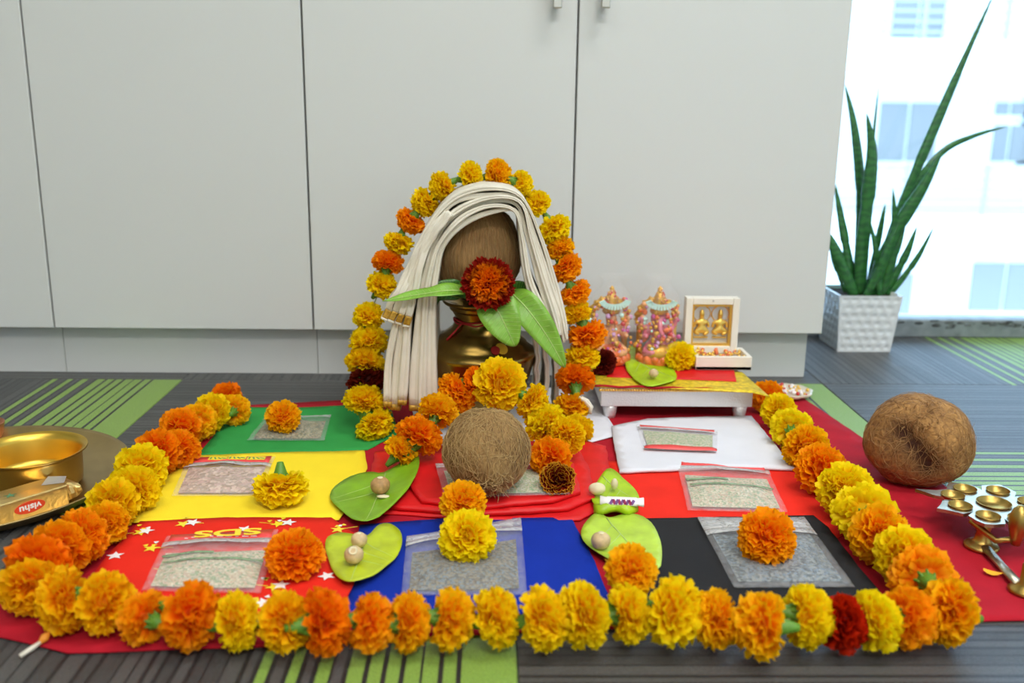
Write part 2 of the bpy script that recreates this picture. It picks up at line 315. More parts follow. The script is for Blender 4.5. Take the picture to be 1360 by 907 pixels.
# seams: xs[3]=26px seam, xs[4]=398px, xs[5]=767px, xs[6]=right end ; two-door units share one carcass
units = [(xs[1], xs[3]), (xs[3]-0, xs[4]), (xs[4], xs[6])]
cabl = ['white glossy cabinet at the far left, cut by the edge of the frame', 'white glossy single-door cabinet left of the marigold arch', 'white glossy two-door cabinet behind the marigold arch, its right end beside the window plant']
for (a, b_), lb in zip(units, cabl):
    t = thing('cabinet', lb, 'cabinet', ((a+b_)/2, (YD+BY)/2, 0), 'row of white cabinets along the wall'); o_ = t.location.copy()
    mb = MB(); mb.box(((a+b_)/2, (YD+.020+BY)/2, (zb+ZT)/2), (b_-a-.001, BY-YD-.022, ZT-zb-.002)); mb.build('carcass', m_white, t, False, bevel=.001, org=o_)
    nd = round((b_-a)/wd); dw = (b_-a)/nd
    for k in range(nd):
        xa = a+dw*k; g = .0014
        mb = MB(); mb.box((xa+dw/2, YD+.009, (zb+ZT)/2), (dw-2*g, .018, ZT-zb)); d_ = mb.build('door', m_white, t, False, bevel=.0012, org=o_)
        hx = xa+dw-.032 if (nd == 2 and k == 0) else xa+.036
        hz = PY(hx*880, 3, YD).z
        if nd == 2:
            mb = MB(); mb.tube([(hx, YD-.001, hz+.008), (hx, YD-.022, hz+.006)], .004); mb.tube([(hx, YD-.001, hz+.092), (hx, YD-.022, hz+.094)], .004); mb.box((hx, YD-.024, hz+.05), (.013, .008, .10))
            mb.build('handle', m_chrome, d_, False, bevel=.002, org=o_)
    mb = MB(); ke = b_ - (.014 if b_ == xs[6] else 0)
    mb.box(((a+ke)/2, (YK+BY)/2, zb/2), (ke-a-.001, BY-YK-.01, zb-.001)); mb.build('kick_board', m_kick, t, False, org=o_)
mb = MB(); mb.box(((xs[1]+xs[6])/2, (YD+BY)/2, ZT+.010), (xs[6]-xs[1], BY-YD+.004, .02))
tag(mb.build('worktop', m_white, smooth=False, bevel=.002), 'continuous white top board over the cabinet row', 'worktop')
# ------------------------------------------------------------------ building across the street
m_bld = mat('white_render', (.62, .60, .57), .9); m_bwin = mat('pale_blue_glass', (.20, .185, .17), .4, spec=.2); m_rail = mat('pale_railing', (.26, .24, .22), .6)
bx0, bx1, FY, WY = 4.5, 15.5, 17.0, 18.6
bt = thing('building', 'white apartment building with balconies seen through the window', 'building', (8, FY, -7))
def bbuild(mb, n, m): return mb.build(n, m, bt, False, org=(8, FY, -7))
mb = MB(); mb.box((10, WY+3, 2), (14, 6, 24)); bbuild(mb, 'wall', m_bld)
for yt, yb in ((52, 98), (286, 338)):
    zt, zb_ = PY(1250, yt, FY).z, PY(1250, yb, FY).z
    mb = MB(); mb.box((10.4, (FY+WY)/2+.1, (zt+zb_)/2), (12.2, WY-FY, zt-zb_)); sl = bbuild(mb, 'balcony', m_bld)
    rb = MB(); 
    for k in range(5): z = zt+.12+k*.17; rb.box((10.4, FY+.05, z), (12.2, .04, .045))
    sl_r = rb.build('railing', m_rail, sl, False, org=(8, FY, -7))
    pb = MB()
    for k in range(9): pb.box((4.5+k*1.45, FY+.05, zt+.45), (.07, .06, .9))
    pb.build('railing_post', m_rail, sl, False, org=(8, FY, -7))
def bwin(x0, y0, x1, y1):
    a = PY(x0, y0, WY); b_ = PY(x1, y1, WY); mb = MB(); mb.box(((a.x+b_.x)/2, WY, (a.z+b_.z)/2), (abs(b_.x-a.x)+.14, .16, abs(a.z-b_.z)+.14)); f = bbuild(mb, 'window', m_bld)
    n = 2
    for k in range(n):
        w_ = (b_.x-a.x)/n; mb = MB(); mb.box((a.x+w_*(k+.5), WY-.06, (a.z+b_.z)/2), (w_-.06, .12, abs(a.z-b_.z))); mb.build('pane', m_bwin, f, False, org=(8, FY, -7))
bwin(1166, 136, 1238, 214); bwin(1318, 136, 1358, 153); bwin(1316, 166, 1356, 214); bwin(1362, 136, 1420, 214); bwin(1288, 348, 1372, 412); bwin(1190, -60, 1250, 50); bwin(1150, 362, 1205, 430)
# ------------------------------------------------------------------ sheets (cloths, leaves, packets) from outlines lying on a plane
def resample(pts, step, jit=0, seed=0):
    rnd = random.Random(seed); out = []
    for i in range(len(pts)):
        a, b_ = pts[i], pts[(i+1) % len(pts)]; n = max(1, int((b_-a).length/step))
        for k in range(n):
            q = a.lerp(b_, k/n)
            if jit and k: q = q+Vector((rnd.uniform(-jit, jit), rnd.uniform(-jit, jit)))
            out.append(q)
    return out
def smoothloop(pts, it=2):
    for _ in range(it):
        o = []
        for i in range(len(pts)):
            a, b_ = pts[i], pts[(i+1) % len(pts)]; o += [a.lerp(b_, .25), a.lerp(b_, .75)]
        pts = o
    return pts
def inside(p, poly):
    c = False; n = len(poly)
    for i in range(n):
        a, b_ = poly[i], poly[i-1]
        if (a.y > p.y) != (b_.y > p.y) and p.x < (b_.x-a.x)*(p.y-a.y)/(b_.y-a.y)+a.x: c = not c
    return c
def sheet_mesh(name, pts2, step, thick, hf, mats, jit=0, seed=0, org=(0,0,0), smooth=True):
    """triangulated sheet; hf(x,y,edge distance)->z of its top"""
    bd = resample(pts2, step, jit, seed); xs_ = [p.x for p in bd]; ys_ = [p.y for p in bd]
    vs = list(bd); nb = len(bd); rnd = random.Random(seed+1)
    nx = int((max(xs_)-min(xs_))/step)+1; ny = int((max(ys_)-min(ys_))/step)+1
    def ed(p):
        d = 9
        for i in range(nb):
            a, b_ = bd[i], bd[(i+1) % nb]; ab = b_-a; L2 = ab.length_squared or 1e-12; t = max(0, min(1, (p-a).dot(ab)/L2)); d = min(d, (a+ab*t-p).length)
        return d
    eds = [0]*nb
    for i in range(nx+1):
        for j in range(ny+1):
            p = Vector((min(xs_)+step*(i+.5*(j % 2)), min(ys_)+step*j))
            if inside(p, bd):
                d = ed(p)
                if d > step*.45: vs.append(p); eds.append(d)
    r = delaunay_2d_cdt(vs, [(i, (i+1) % nb) for i in range(nb)], [], 1, 1e-7)
    V, F_ = r[0], r[2]; orig = r[3]
    def eo(k): 
        l = orig[k]; return eds[l[0]] if l else 0
    top = [Vector((p.x, p.y, hf(p.x, p.y, eo(k)))) for k, p in enumerate(V)]
    F2 = [f if sum((V[f[i]].x*V[f[(i+1) % 3]].y-V[f[(i+1) % 3]].x*V[f[i]].y) for i in range(3)) > 0 else tuple(reversed(f)) for f in F_]
    n = len(top); mb = MB(); bot = [v-Vector((0, 0, thick)) for v in top]
    ecount = {}
    for f in F2:
        for i in range(3): ecount[(f[i], f[(i+1) % 3])] = 1
    side = [(a+n, b_+n, b_, a) for (a, b_) in ecount if (b_, a) not in ecount]
    mb.add(top+bot, list(F2)+[tuple(reversed([i+n for i in f])) for f in F2]+side)
    o_ = Vector(org); mb.v = [tuple(Vector(v)-o_) for v in mb.v]
    return mb.mesh(name, mats, smooth)
def px2(pts, z): return [P(x, y, z).to_2d() for x, y in pts]
def nz(x, y, s, seed=0): return noise.noise(Vector((x*s+seed*7.3, y*s-seed*3.1, seed*1.7)))
def cloth_sheet(name, label, pts, z, m, thick=.001, amp=.0004, step=.014, jit=.0004, seed=0, lift=0, group=None, sc=14, parent=None, cat='cloth', gr=None):
    pp = px2(pts, z); c = sum(pp, Vector((0, 0)))/len(pp)
    hf = lambda x, y, e_: z+amp*nz(x, y, sc, seed)+lift*max(0, nz(x, y, 9, seed+5))*math.exp(-e_/.02)
    me = sheet_mesh(name, pp, step, thick, hf, m, jit, seed, (c.x, c.y, 0) if not parent else parent.location)
    o = link(name, me, parent, (c.x, c.y, 0) if not parent else None)
    if label: tag(o, label, cat if not parent else None, gr)
    return o
base = cloth_sheet('base_cloth', 'large crimson cloth spread on the carpet under the whole altar', [(-34, 792), (30, 776), (120, 700), (215, 612), (300, 556), (330, 538), (520, 528), (800, 522), (1066, 528), (1150, 584), (1230, 630), (1330, 690), (1440, 752), (1460, 822), (1300, 824), (1000, 826), (700, 838), (520, 848), (400, 857), (250, 861), (90, 867), (-14, 842)], .0025, m_crimson, .0015, .0006, .02, .0006, 1, lift=.001)
cloth_sheet('green_cloth', 'plain green cloth square at the back left of the altar', [(322, 541), (400, 541), (462, 538), (520, 545), (530, 575), (488, 597), (420, 601), (262, 605), (290, 570)], .0040, m_green, .0008, .0003, .012, .0006, 2, lift=.0005)
cloth_sheet('yellow_cloth', 'plain yellow cloth square holding a packet and an upturned marigold', [(252, 605), (350, 601), (484, 598), (488, 622), (470, 660), (450, 690), (350, 690), (168, 694), (208, 645)], .0056, m_yel, .0009, .0003, .012, .0006, 3, lift=.0004)
rp_o = cloth_sheet('printed_red_cloth', 'red cloth printed with small yellow and white blossoms, front left', [(186, 692), (300, 687), (440, 687), (495, 725), (462, 790), (458, 812), (300, 820), (95, 805), (140, 740)], .0072, m_redp, .0009, .0003, .012, .0006, 4, lift=.0004)
cloth_sheet('blue_cloth', 'plain royal blue cloth at the front centre of the altar', [(478, 697), (590, 688), (758, 687), (790, 745), (812, 800), (800, 815), (458, 815), (470, 760)], .0050, m_blue, .0008, .0003, .012, .0005, 5, lift=.0004)
cloth_sheet('bright_red_cloth', 'bright red cloth between the white and charcoal cloths', [(806, 612), (1050, 612), (1085, 650), (1122, 708), (1108, 716), (1070, 695), (840, 700), (815, 672)], .0042, m_red, .0010, .0005, .012, .0006, 6, lift=.002)
cloth_sheet('charcoal_cloth', 'charcoal black cloth at the front right of the altar', [(795, 690), (880, 688), (1080, 684), (1100, 700), (1135, 745), (1172, 790), (1150, 812), (830, 812), (808, 760)], .0064, m_blk, .0009, .0004, .012, .0006, 7, lift=.0008)
cloth_sheet('white_cloth', 'white cloth in front of the silver stool, holding a flat packet', [(812, 566), (860, 556), (905, 554), (998, 552), (1022, 582), (1056, 622), (990, 621), (930, 622), (823, 626), (816, 590)], .0085, m_wht, .0032, .0008, .012, .0006, 8, lift=.003, gr=None)
cloth_sheet('white_cloth', 'white cloth spread beneath the brass pot and beside the stool legs', [(540, 520), (640, 516), (790, 514), (802, 545), (822, 578), (780, 588), (735, 600), (600, 600), (555, 570)], .0046, m_wht, .0012, .0006, .014, .0006, 9, lift=.003)
# folded red cloth in the centre (thing with fold layers)
fr_t = thing('folded_red_cloth', 'glossy red cloth folded thick under the front coconut', 'cloth', (*P(640, 635).to_2d(), 0))
for k, (zz, pts, lf) in enumerate([(.0052, [(498, 600), (600, 590), (770, 583), (805, 592), (812, 640), (806, 672), (770, 690), (640, 690), (500, 680), (490, 640)], .001),
        (.0105, [(520, 600), (620, 592), (765, 590), (782, 620), (790, 660), (755, 674), (640, 682), (520, 672), (510, 640)], .002),
        (.0155, [(545, 602), (620, 596), (745, 592), (762, 615), (771, 652), (735, 664), (640, 672), (560, 664), (540, 640)], .002)]):
    cloth_sheet('fold_layer', None, pts, zz, m_redf, .0042 if k else .002, .0007, .01, .001, 20+k, lift=lf, parent=fr_t)
# print on the red cloth
def flat_star(mb, c, r, n, z, a0=0, inner=.35, mi=0):
    vs = [(c.x, c.y, z)]
    for i in range(2*n): a = a0+PI*i/n; q = r if i % 2 == 0 else r*inner; vs.append((c.x+q*math.cos(a), c.y+q*math.sin(a), z))
    mb.add(vs, [(0, 1+i, 1+(i+1) % (2*n)) for i in range(2*n)], mi)
rr = random.Random(8); mb = MB(); zc = .0080
for (x, y, kind) in [(194, 705, 2), (256, 694, 2), (325, 703, 1), (383, 694, 2), (449, 703, 0), (201, 728, 0), (264, 712, 1), (148, 765, 1), (373, 777, 2), (434, 765, 1), (153, 738, 1), (300, 770, 0), (412, 722, 2), (228, 760, 0), (350, 800, 2), (120, 788, 0)]:
    c = P(x, y, zc).to_2d()
    if kind:
        flat_star(mb, c, .0085, 5, zc+.0003, rr.random(), .45, 1)
    if kind != 1:
        c2 = c+Vector((rr.uniform(-.010, -.004), -.003)) if kind else c; flat_star(mb, c2, .0085, 5, zc+.0001, rr.random(), .42, 0)
        d_ = Vector((rr.choice((-1, 1)), rr.uniform(-.3, .5))).normalized(); n_ = Vector((-d_.y, d_.x))*.0005; q = c2+d_*.006; q2 = c2+d_*.020; mb.add([(*(q-n_), zc), (*(q+n_), zc), (*(q2+n_), zc), (*(q2-n_), zc)], [(0, 1, 2, 3)], 0)
        for k in range(3): q = c2+Vector((rr.uniform(-.014, .014), rr.uniform(.006, .016))); flat_star(mb, q, .0030, 3, zc, rr.random()*3, .6, k % 2)
pr = mb.build('blossom_print', [m_yprint, m_wprint], rp_o, False, org=rp_o.location)
pr['kind'] = 'stuff'
# ------------------------------------------------------------------ text
def text_obj(body, size, m, parent, matrix, extrude=.0001, name='lettering', sx=1):
    cu = bpy.data.curves.new('txt', 'FONT'); cu.body = body; cu.size = size; cu.extrude = extrude; cu.offset = size*.03; cu.align_x = 'CENTER'; cu.align_y = 'CENTER'
    tmp = bpy.data.objects.new('txt', cu); C.objects.link(tmp); bpy.context.view_layer.update()
    me = bpy.data.meshes.new_from_object(tmp.evaluated_get(bpy.context.evaluated_depsgraph_get())); bpy.data.objects.remove(tmp)
    me.materials.clear(); me.materials.append(m); me.transform(matrix @ Matrix.Diagonal((sx, 1, 1, 1))); me.name = name
    return link(name, me, parent)
# ------------------------------------------------------------------ clear packets
def quadpt(q, u, v): return q[0].lerp(q[1], u).lerp(q[3].lerp(q[2], u), v)       # q: back-left, back-right, front-right, front-left
def packet(label, quad, z, cont, strip=None, th=.006, u0=.06, v0=.22, seed=0, header=.16, strip_col=None, green=0, foot=False):
    q = [P(x, y, z) for x, y in quad]; c = sum(q, Vector())/4; c.z = z
    t = thing('clear_packet', label, 'packet', c)
    N_ = 22; mb = MB(); vs = []; rnd = seed
    def h(u, v): return th*(max(0, math.sin(PI*min(1, max(0, (u-.02)/.96)))*math.sin(PI*min(1, max(0, (v-.08)/.92))))**.45)*(.8+.5*nz(u*3, v*3, 1.3, seed))
    def lift(u, v): return .0005+.003*abs(nz(u*2, v*2, 1.1, seed+9))*(abs(u-.5)*2)**3
    top = [[quadpt(q, i/N_, j/N_)+Vector((0, 0, h(i/N_, j/N_)+.0012+lift(i/N_, j/N_)+.0005*nz(i*.5, j*.5, 1, seed))) for i in range(N_+1)] for j in range(N_+1)]
    vs = [p for r_ in top for p in r_]; W_ = N_+1; n = len(vs)
    vs += [quadpt(q, i/N_, j/N_)+Vector((0, 0, .0003+lift(i/N_, j/N_))) for j in range(N_+1) for i in range(N_+1)]
    F_ = [(j*W_+i, (j+1)*W_+i, (j+1)*W_+i+1, j*W_+i+1) for j in range(N_) for i in range(N_)]
    F_ += [tuple(k+n for k in reversed(f)) for f in F_]
    for i in range(N_): F_ += [(i, i+1, i+1+n, i+n), (N_*W_+i+1, N_*W_+i, N_*W_+i+n, N_*W_+i+1+n), ((i+1)*W_, i*W_, i*W_+n, (i+1)*W_+n), (i*W_+N_, (i+1)*W_+N_, (i+1)*W_+N_+n, i*W_+N_+n)]
    mb.add(vs, F_); mb.build('film', m_film, t, org=c)
    # filling
    mb = MB(); K = 26; vs = []
    for s_ in (1, 0):
        for j in range(K+1):
            for i in range(K+1):
                u = u0+(1-2*u0)*i/K; v = v0+(.93-v0)*j/K; e_ = min(i, K-i, j, K-j)/K
                vs.append(quadpt(q, u, v)+Vector((0, 0, .0008+lift(u, v)+(s_*min(1, e_*7)*(h(u, v)*.82+.0007*noise.noise(Vector((i*.9, j*.9, seed))))))))
    W_ = K+1; n = W_*W_; F_ = [(j*W_+i, (j+1)*W_+i, (j+1)*W_+i+1, j*W_+i+1) for j in range(K) for i in range(K)]; F_ += [tuple(k+n for k in reversed(f)) for f in F_]
    mb.add(vs, F_); o = mb.build('grain_filling', cont, t, org=c); o['kind'] = 'stuff'
    # zip strip and heat-seal lines
    def band(v1, v2, m, nm, dz=.0012, ua=.0, ub=1.0, wave=0):
        mb = MB(); K2 = 16; vs = []
        for k in range(K2+1):
            u = ua+(ub-ua)*k/K2
            for v in (v1, v2):
                p = quadpt(q, u, v); vs.append(p+Vector((0, 0, h(u, v)+dz+.0008+lift(u, v))))
        mb.add(vs, [(2*k, 2*k+1, 2*k+3, 2*k+2) for k in range(K2)]); o = mb.build(nm, m, t, org=c)
        sm = o.modifiers.new('solid', 'SOLIDIFY'); sm.thickness = .0003; return o
    band(0, header, strip_col or m_filmT, 'header', ua=.04 if strip_col else 0, ub=.96 if strip_col else 1)
    band(header+.005, header+.09, m_filmT, 'zip_strip', .0014)
    if foot: band(.90, 1, m_hdr, 'foot_strip', .0014)
    if green: band(.42, .455, m_gpale, 'printed_line', .0006, .05, .5); band(.55, .575, m_gpale, 'printed_line', .0006, .08, .95)
    return t, q, c, h
g_rice = speckle('rice_and_herb_grains', [(.62, .52, .36), (.50, .48, .34), (.70, .62, .46), (.34, .40, .24), (.60, .45, .32)])
g_pink = speckle('pinkish_grains', [(.60, .40, .34), (.50, .36, .28), (.70, .52, .42), (.42, .30, .22)], 260)
g_grey = speckle('grey_seeds', [(.13, .15, .15), (.07, .09, .10), (.24, .26, .25), (.16, .21, .25)], 380)
g_olive = speckle('olive_lentils', [(.22, .21, .10), (.13, .14, .07), (.36, .32, .18), (.27, .22, .11)], 420)
g_brown = speckle('brown_sesame', [(.18, .15, .11), (.12, .12, .11), (.26, .23, .17), (.18, .22, .24)], 420)
g_green = speckle('green_gram', [(.45, .48, .28), (.30, .42, .22), (.62, .58, .42), (.52, .50, .34)], 480)
m_hdr = mat('red_header_card', (.85, .07, .07), .35)
packet('crinkled olive-grey packet on the green cloth under a golden marigold', [(352, 556), (440, 553), (431, 586), (328, 586)], .0052, g_olive, th=.009, seed=1, header=.05)
t2, q2, c2, h2 = packet('clear packet of pinkish grains with red header on the yellow cloth', [(250, 610), (366, 608), (343, 660), (228, 660)], .0068, g_pink, th=.007, seed=2, strip_col=m_hdr, header=.22, v0=.27)
t3, q3, c3, h3 = packet('clear rice packet with yellow letters on red header, on the printed red cloth', [(222, 714), (370, 706), (346, 790), (188, 786)], .0084, g_rice, th=.007, seed=3, strip_col=m_hdr, header=.17, v0=.34, green=1)
packet('clear packet of grains pinned under the front coconut', [(578, 618), (722, 616), (757, 658), (590, 662)], .0172, g_green, th=.004, seed=4, header=.06)
packet('silvery clear packet on the blue cloth under two stacked yellow marigolds', [(540, 716), (692, 690), (700, 792), (533, 792)], .0062, g_brown, th=.008, seed=5, header=.12, v0=.30)
packet('flat packet with red edges lying on the white cloth', [(845, 566), (953, 574), (952, 602), (856, 598)], .0096, g_green, th=.006, seed=6, strip_col=m_hdr, header=.10, foot=True)
packet('clear packet of pale rice with thin red header on the bright red cloth', [(898, 614), (1018, 622), (1046, 682), (913, 679)], .0055, g_rice, th=.007, seed=7, strip_col=m_hdr, header=.12, v0=.3, green=1)
packet('silvery clear packet of dark seeds on the charcoal cloth under an orange marigold', [(926, 690), (1068, 690), (1135, 781), (975, 782)], .0080, g_grey, th=.007, seed=8, header=.2, v0=.26)
# lettering on headers (upside down towards the viewer, as in the photo)
def on_header(q, h, u, v, c, dz=.0020):
    p = quadpt(q, u, v); ux = (q[1]-q[0]).normalized(); 
    R = Matrix((ux, Vector((-ux.y, ux.x, 0)), Vector((0, 0, 1)))).transposed().to_4x4(); R.translation = Vector((p.x, p.y, p.z+h(u, v)+dz+.004))-c; return R
text_obj('SDS', .019, m_yprint, t3, on_header(q3, h3, .56, .085, c3) @ Matrix.Rotation(PI, 4, 'Z'), sx=2.0)
mb = MB()
for k in range(9):
    p = quadpt(q3, .2+.075*k, .145); mb.box(p-c3+Vector((0, 0, h3(.2+.075*k, .145)+.0034)), (.006 if k % 3 else .003, .0012, .0002), 0)
mb.build('small_print', m_wprint, t3, False)
mb = MB()
for k, u in enumerate((.36, .58, .80)):
    p = quadpt(q2, u, .11)-c2+Vector((0, 0, h2(u, .11)+.0032)); mb.box(p, (.021, .010, .0002)); 
    for s_ in range(4): mb.box(p+Vector((-.008+s_*.005, 0, .0002)), (.002, .006, .0002), .4*s_, 1)
mb.build('header_print', [m_yprint, m_gprint], t2, False)
# ------------------------------------------------------------------ leaves lying flat
def flat_leaf(label, pts, z, m, curl=.006, seed=0, vein=None, amp=.0015, tilt=None, name='betel_leaf'):
    pp = px2(pts, z); pp = smoothloop(pp, 2); c = sum(pp, Vector((0, 0)))/len(pp); R_ = max((p-c).length for p in pp)
    tl = tilt or (0, 0)
    hf = lambda x, y, e_: z+.0012+curl*((Vector((x, y))-c).length/R_)**2*(.5+.9*abs(nz(x, y, 18, seed)))+amp*nz(x, y, 40, seed)+max(0, tl[0]*(x-c.x)+tl[1]*(y-c.y))
    me = sheet_mesh(name, pp, .006, .0006, hf, m, 0, seed, (c.x, c.y, z)); t = thing(name, label, 'leaf', (c.x, c.y, z))
    link('blade', me, t)
    if vein:
        (a, b_) = [P(x, y, z).to_2d() for x, y in vein]; mb = MB()
        def vt(p0, p1, r):
            k = 9; pts_ = []
            for i in range(k+1): p = p0.lerp(p1, i/k); pts_.append((p.x-c.x, p.y-c.y, hf(p.x, p.y, 1)-z+.0001))
            mb.tube(pts_, [r*(1-.8*i/k) for i in range(k+1)], 6)
        vt(a, b_, .0008); d_ = b_-a; n_ = Vector((-d_.y, d_.x)).normalized()
        for s_ in (-1, 1):
            for f_ in (.12, .3, .5): 
                p0 = a+d_*f_; p1 = p0+d_*.42*(1-f_)+n_*s_*d_.length*.36*(1-f_*.5)
                if inside(p1, pp): vt(p0, p1, .0004)
        mb.build('vein', m_rib, t)
    return t, hf
la, hfa = flat_leaf('dark green heart-shaped betel leaf across the yellow cloth corner', [(433, 662), (452, 640), (488, 629), (512, 634), (556, 617), (558, 640), (540, 668), (515, 688), (484, 706), (458, 686)], .0080, m_betel, .008, 1, [(512, 634), (484, 703)], tilt=(.30, .0))
lb, hfb = flat_leaf('yellow-green betel leaf with two nuts between printed red and blue cloths', [(430, 722), (445, 711), (470, 712), (488, 716), (502, 702), (522, 700), (537, 716), (528, 745), (500, 770), (465, 785), (444, 770), (436, 745)], .0085, m_betelY, .010, 2, [(486, 714), (466, 780)])
ld, hfd = flat_leaf('broad light green betel leaf between blue and charcoal cloths', [(770, 706), (785, 688), (797, 683), (806, 692), (830, 685), (858, 690), (876, 712), (880, 738), (876, 768), (835, 765), (800, 742), (774, 724)], .0078, m_betelL, .008, 3, [(806, 692), (872, 762)])
lc, hfc = flat_leaf('small folded lime green leaf holding a paper-wrapped sweet', [(783, 664), (795, 640), (812, 630), (836, 645), (851, 662), (846, 680), (815, 684), (792, 682)], .0072, m_betelF, .012, 4, [(800, 640), (848, 668)])
# second fold of that leaf
mb = MB(); K = 10; vs = []
for i in range(K+1):
    for j in range(7):
        a = PI*(.5+j/6*1.0); p = P(788+(846-788)*i/K, 676+2*math.sin(i), .012).to_3d(); s_ = .008*(.6+.8*math.sin(PI*(i+.8)/(K+1.6)))
        vs.append(Vector((p.x, p.y-math.cos(a)*-s_*1.1, .009+s_*.62+math.sin(a)*s_*.6))-lc.location)
mb.add(vs, [(i*7+j, (i+1)*7+j, (i+1)*7+j+1, i*7+j+1) for i in range(K) for j in range(6)]); o = mb.build('folded_edge', m_betelF, lc); sm = o.modifiers.new('s', 'SOLIDIFY'); sm.thickness = .0006
def nut(label, x, y, rpx, z0, m, hole=False, sc=(1, 1, .92), name='areca_nut'):
    p = P(x, y, z0+.008); r = rpx*mpp(p); p = P(x, y, z0+r*.9); c = Vector((p.x, p.y, z0))
    t = thing(name, label, 'nut', c); mb = MB(); mb.ball((0, 0, r*sc[2]), r, 24, 16, sc=sc)
    mb.v = [tuple(Vector(v)*(1+.03*noise.noise(Vector(v)*200))) for v in mb.v]; mb.build('kernel', m, t)
    mb = MB()
    if hole:
        mb.lathe([(r*.42, 0), (r*.50, r*.10), (r*.34, r*.14), (r*.22, .0)], 16, cap=False); o = mb.build('scar', m_almond, t, loc=(0, -r*.55, r*sc[2]+r*.70)); o.rotation_euler = (math.radians(38), 0, 0)
    else: mb.lathe([(r*.30, 0), (r*.26, r*.05), (0.0001, r*.07)], 12, cap=False); mb.build('scar', m_almond, t, loc=(0, 0, r*sc[2]*1.95))
    return t
nut('round brown areca nut on the dark green betel leaf', 505, 645, 13, .0125, m_nut)
mb = MB(); p = P(509, 661, .013); mb.ball((0, 0, .0015), .0065, 12, 6, sc=(1.1, .55, .25)); tag(mb.build('nut_chip', m_almond, loc=p), 'thin cream chip in front of the brown nut', 'nut')
nut('pale areca nut at the back of the yellow-green leaf', 477, 717, 11, .0115, m_nutL)
nut('pale areca nut with a ring scar, in front of its twin on the yellow-green leaf', 470, 737, 13, .0115, m_nutL, True)
nut('tan areca nut on the broad light green leaf', 798, 718, 13, .0100, m_nutL)
nut('cream oblong nut resting on the left edge of the folded leaf', 793, 648, 10, .012, m_almond, sc=(1.15, .9, .8))
nut('small cream clove nut at the back of the folded leaf', 816, 645, 6, .012, m_almond, sc=(.8, .8, 1.3))
# wrapped sweet
a, b_ = P(797, 662, .024), P(855, 667, .022); c = (a+b_)/2; c.z = .012; ux = (b_-a); L_ = ux.length; rz = math.atan2(ux.y, ux.x)
t = thing('wrapped_sweet', 'white paper-wrapped sweet with violet and red print on the folded leaf', 'sweet', c, rz=rz)
mb = MB(); mb.tube([(-L_/2, 0, .010), (-L_*.36, 0, .010), (-L_*.33, 0, .010), (L_*.33, 0, .010), (L_*.36, 0, .010), (L_/2, 0, .010)], [.0065, .005, .0060, .0060, .005, .0065], 12, flat=.55, up=(0, -.3, 1)); mb.build('wrapper', m_wprint, t)
mb = MB()
for k in range(9): mb.box((-L_*.24+L_*.06*k, -.0057, .0115), (.0030, .0004, .006), R=Matrix.Rotation(.5*(-1)**k, 3, 'Y'), mi=k % 2)
mb.build('printed_mark', [m_vprint, mat('magenta_print', (.6, .05, .2), .5)], t, False)
# ------------------------------------------------------------------ marigolds
def marigold_mesh(name, seed, hz=.62, N=190, maxphi=118, w=.34):
    rnd = random.Random(seed); mb = MB(); tip = []; ang = []
    ga = PI*(3-math.sqrt(5)); cm = math.cos(math.radians(maxphi))
    for i in range(N):
        cz = 1-(1-cm)*(i+.5)/N; phi = math.acos(cz); th = i*ga+rnd.uniform(-.15, .15)
        d = Vector((math.sin(phi)*math.cos(th), math.sin(phi)*math.sin(th), cz*hz*(1 if cz > 0 else .9)))
        ln = rnd.uniform(.84, 1.04); up = Vector((-math.sin(th), math.cos(th), 0)); up.rotate(Quaternion(d.normalized(), rnd.uniform(-.9, .9)))
        nn = d.cross(up).normalized(); nn = nn if nn.z > 0 else -nn
        dn = d; wd_ = w*rnd.uniform(.8, 1.2); ph = rnd.uniform(0, 6); bend = rnd.uniform(-.10, .16)
        k0 = len(mb.v); A = 5; B = 5; vs = []
        for b in range(B):
            s = b/(B-1); rad = .30+(ln-.30)*s; ww = wd_*(.18+.82*s**.8)
            for a in range(A):
                q = (a/(A-1)-.5)*2
                p = dn*rad*(1-.10*q*q*s)+up*(q*ww*.5)+nn*(.10*q*q*s+bend*s*s+.045*s*s*math.sin(q*5+ph))
                if b == B-1: p += dn*(.05*math.sin(q*4.5+ph*2))
                vs.append(p); tip.append(s); ang.append(phi/PI)
        mb.add(vs, [(b*A+a, b*A+a+1, (b+1)*A+a+1, (b+1)*A+a) for b in range(B-1) for a in range(A-1)])
    mb.ball((0, 0, .02), .52, 14, 8, sc=(1, 1, hz)); n_ = len(mb.v)-len(tip); tip += [.0]*n_; ang += [.4]*n_
    mb.at = {'tip': tip, 'ang': ang}; return mb.mesh(name, PM['Y'])
FM = [marigold_mesh('marigold', 11+k, .80+.06*(k % 3), 210, 140, .40) for k in range(4)]
FL = [marigold_mesh('marigold', 40+k, .84, 220, 128, .38) for k in range(3)]
FX = marigold_mesh('marigold', 60, .62, 330, 100, .22)
mb = MB(); mb.lathe([(.06, -1.02), (.11, -1.0), (.15, -.85), (.20, -.66), (.28, -.40), (.25, -.15)], 14); 
for k in range(8):
    a = 2*PI*k/8; mb.tube([(.22*math.cos(a), .22*math.sin(a), -.5), (.32*math.cos(a), .32*math.sin(a), -.25), (.42*math.cos(a+.1), .42*math.sin(a+.1), -.12)], [.05, .05, .01], 5)
calyx_me = mb.mesh('calyx', m_calyx)
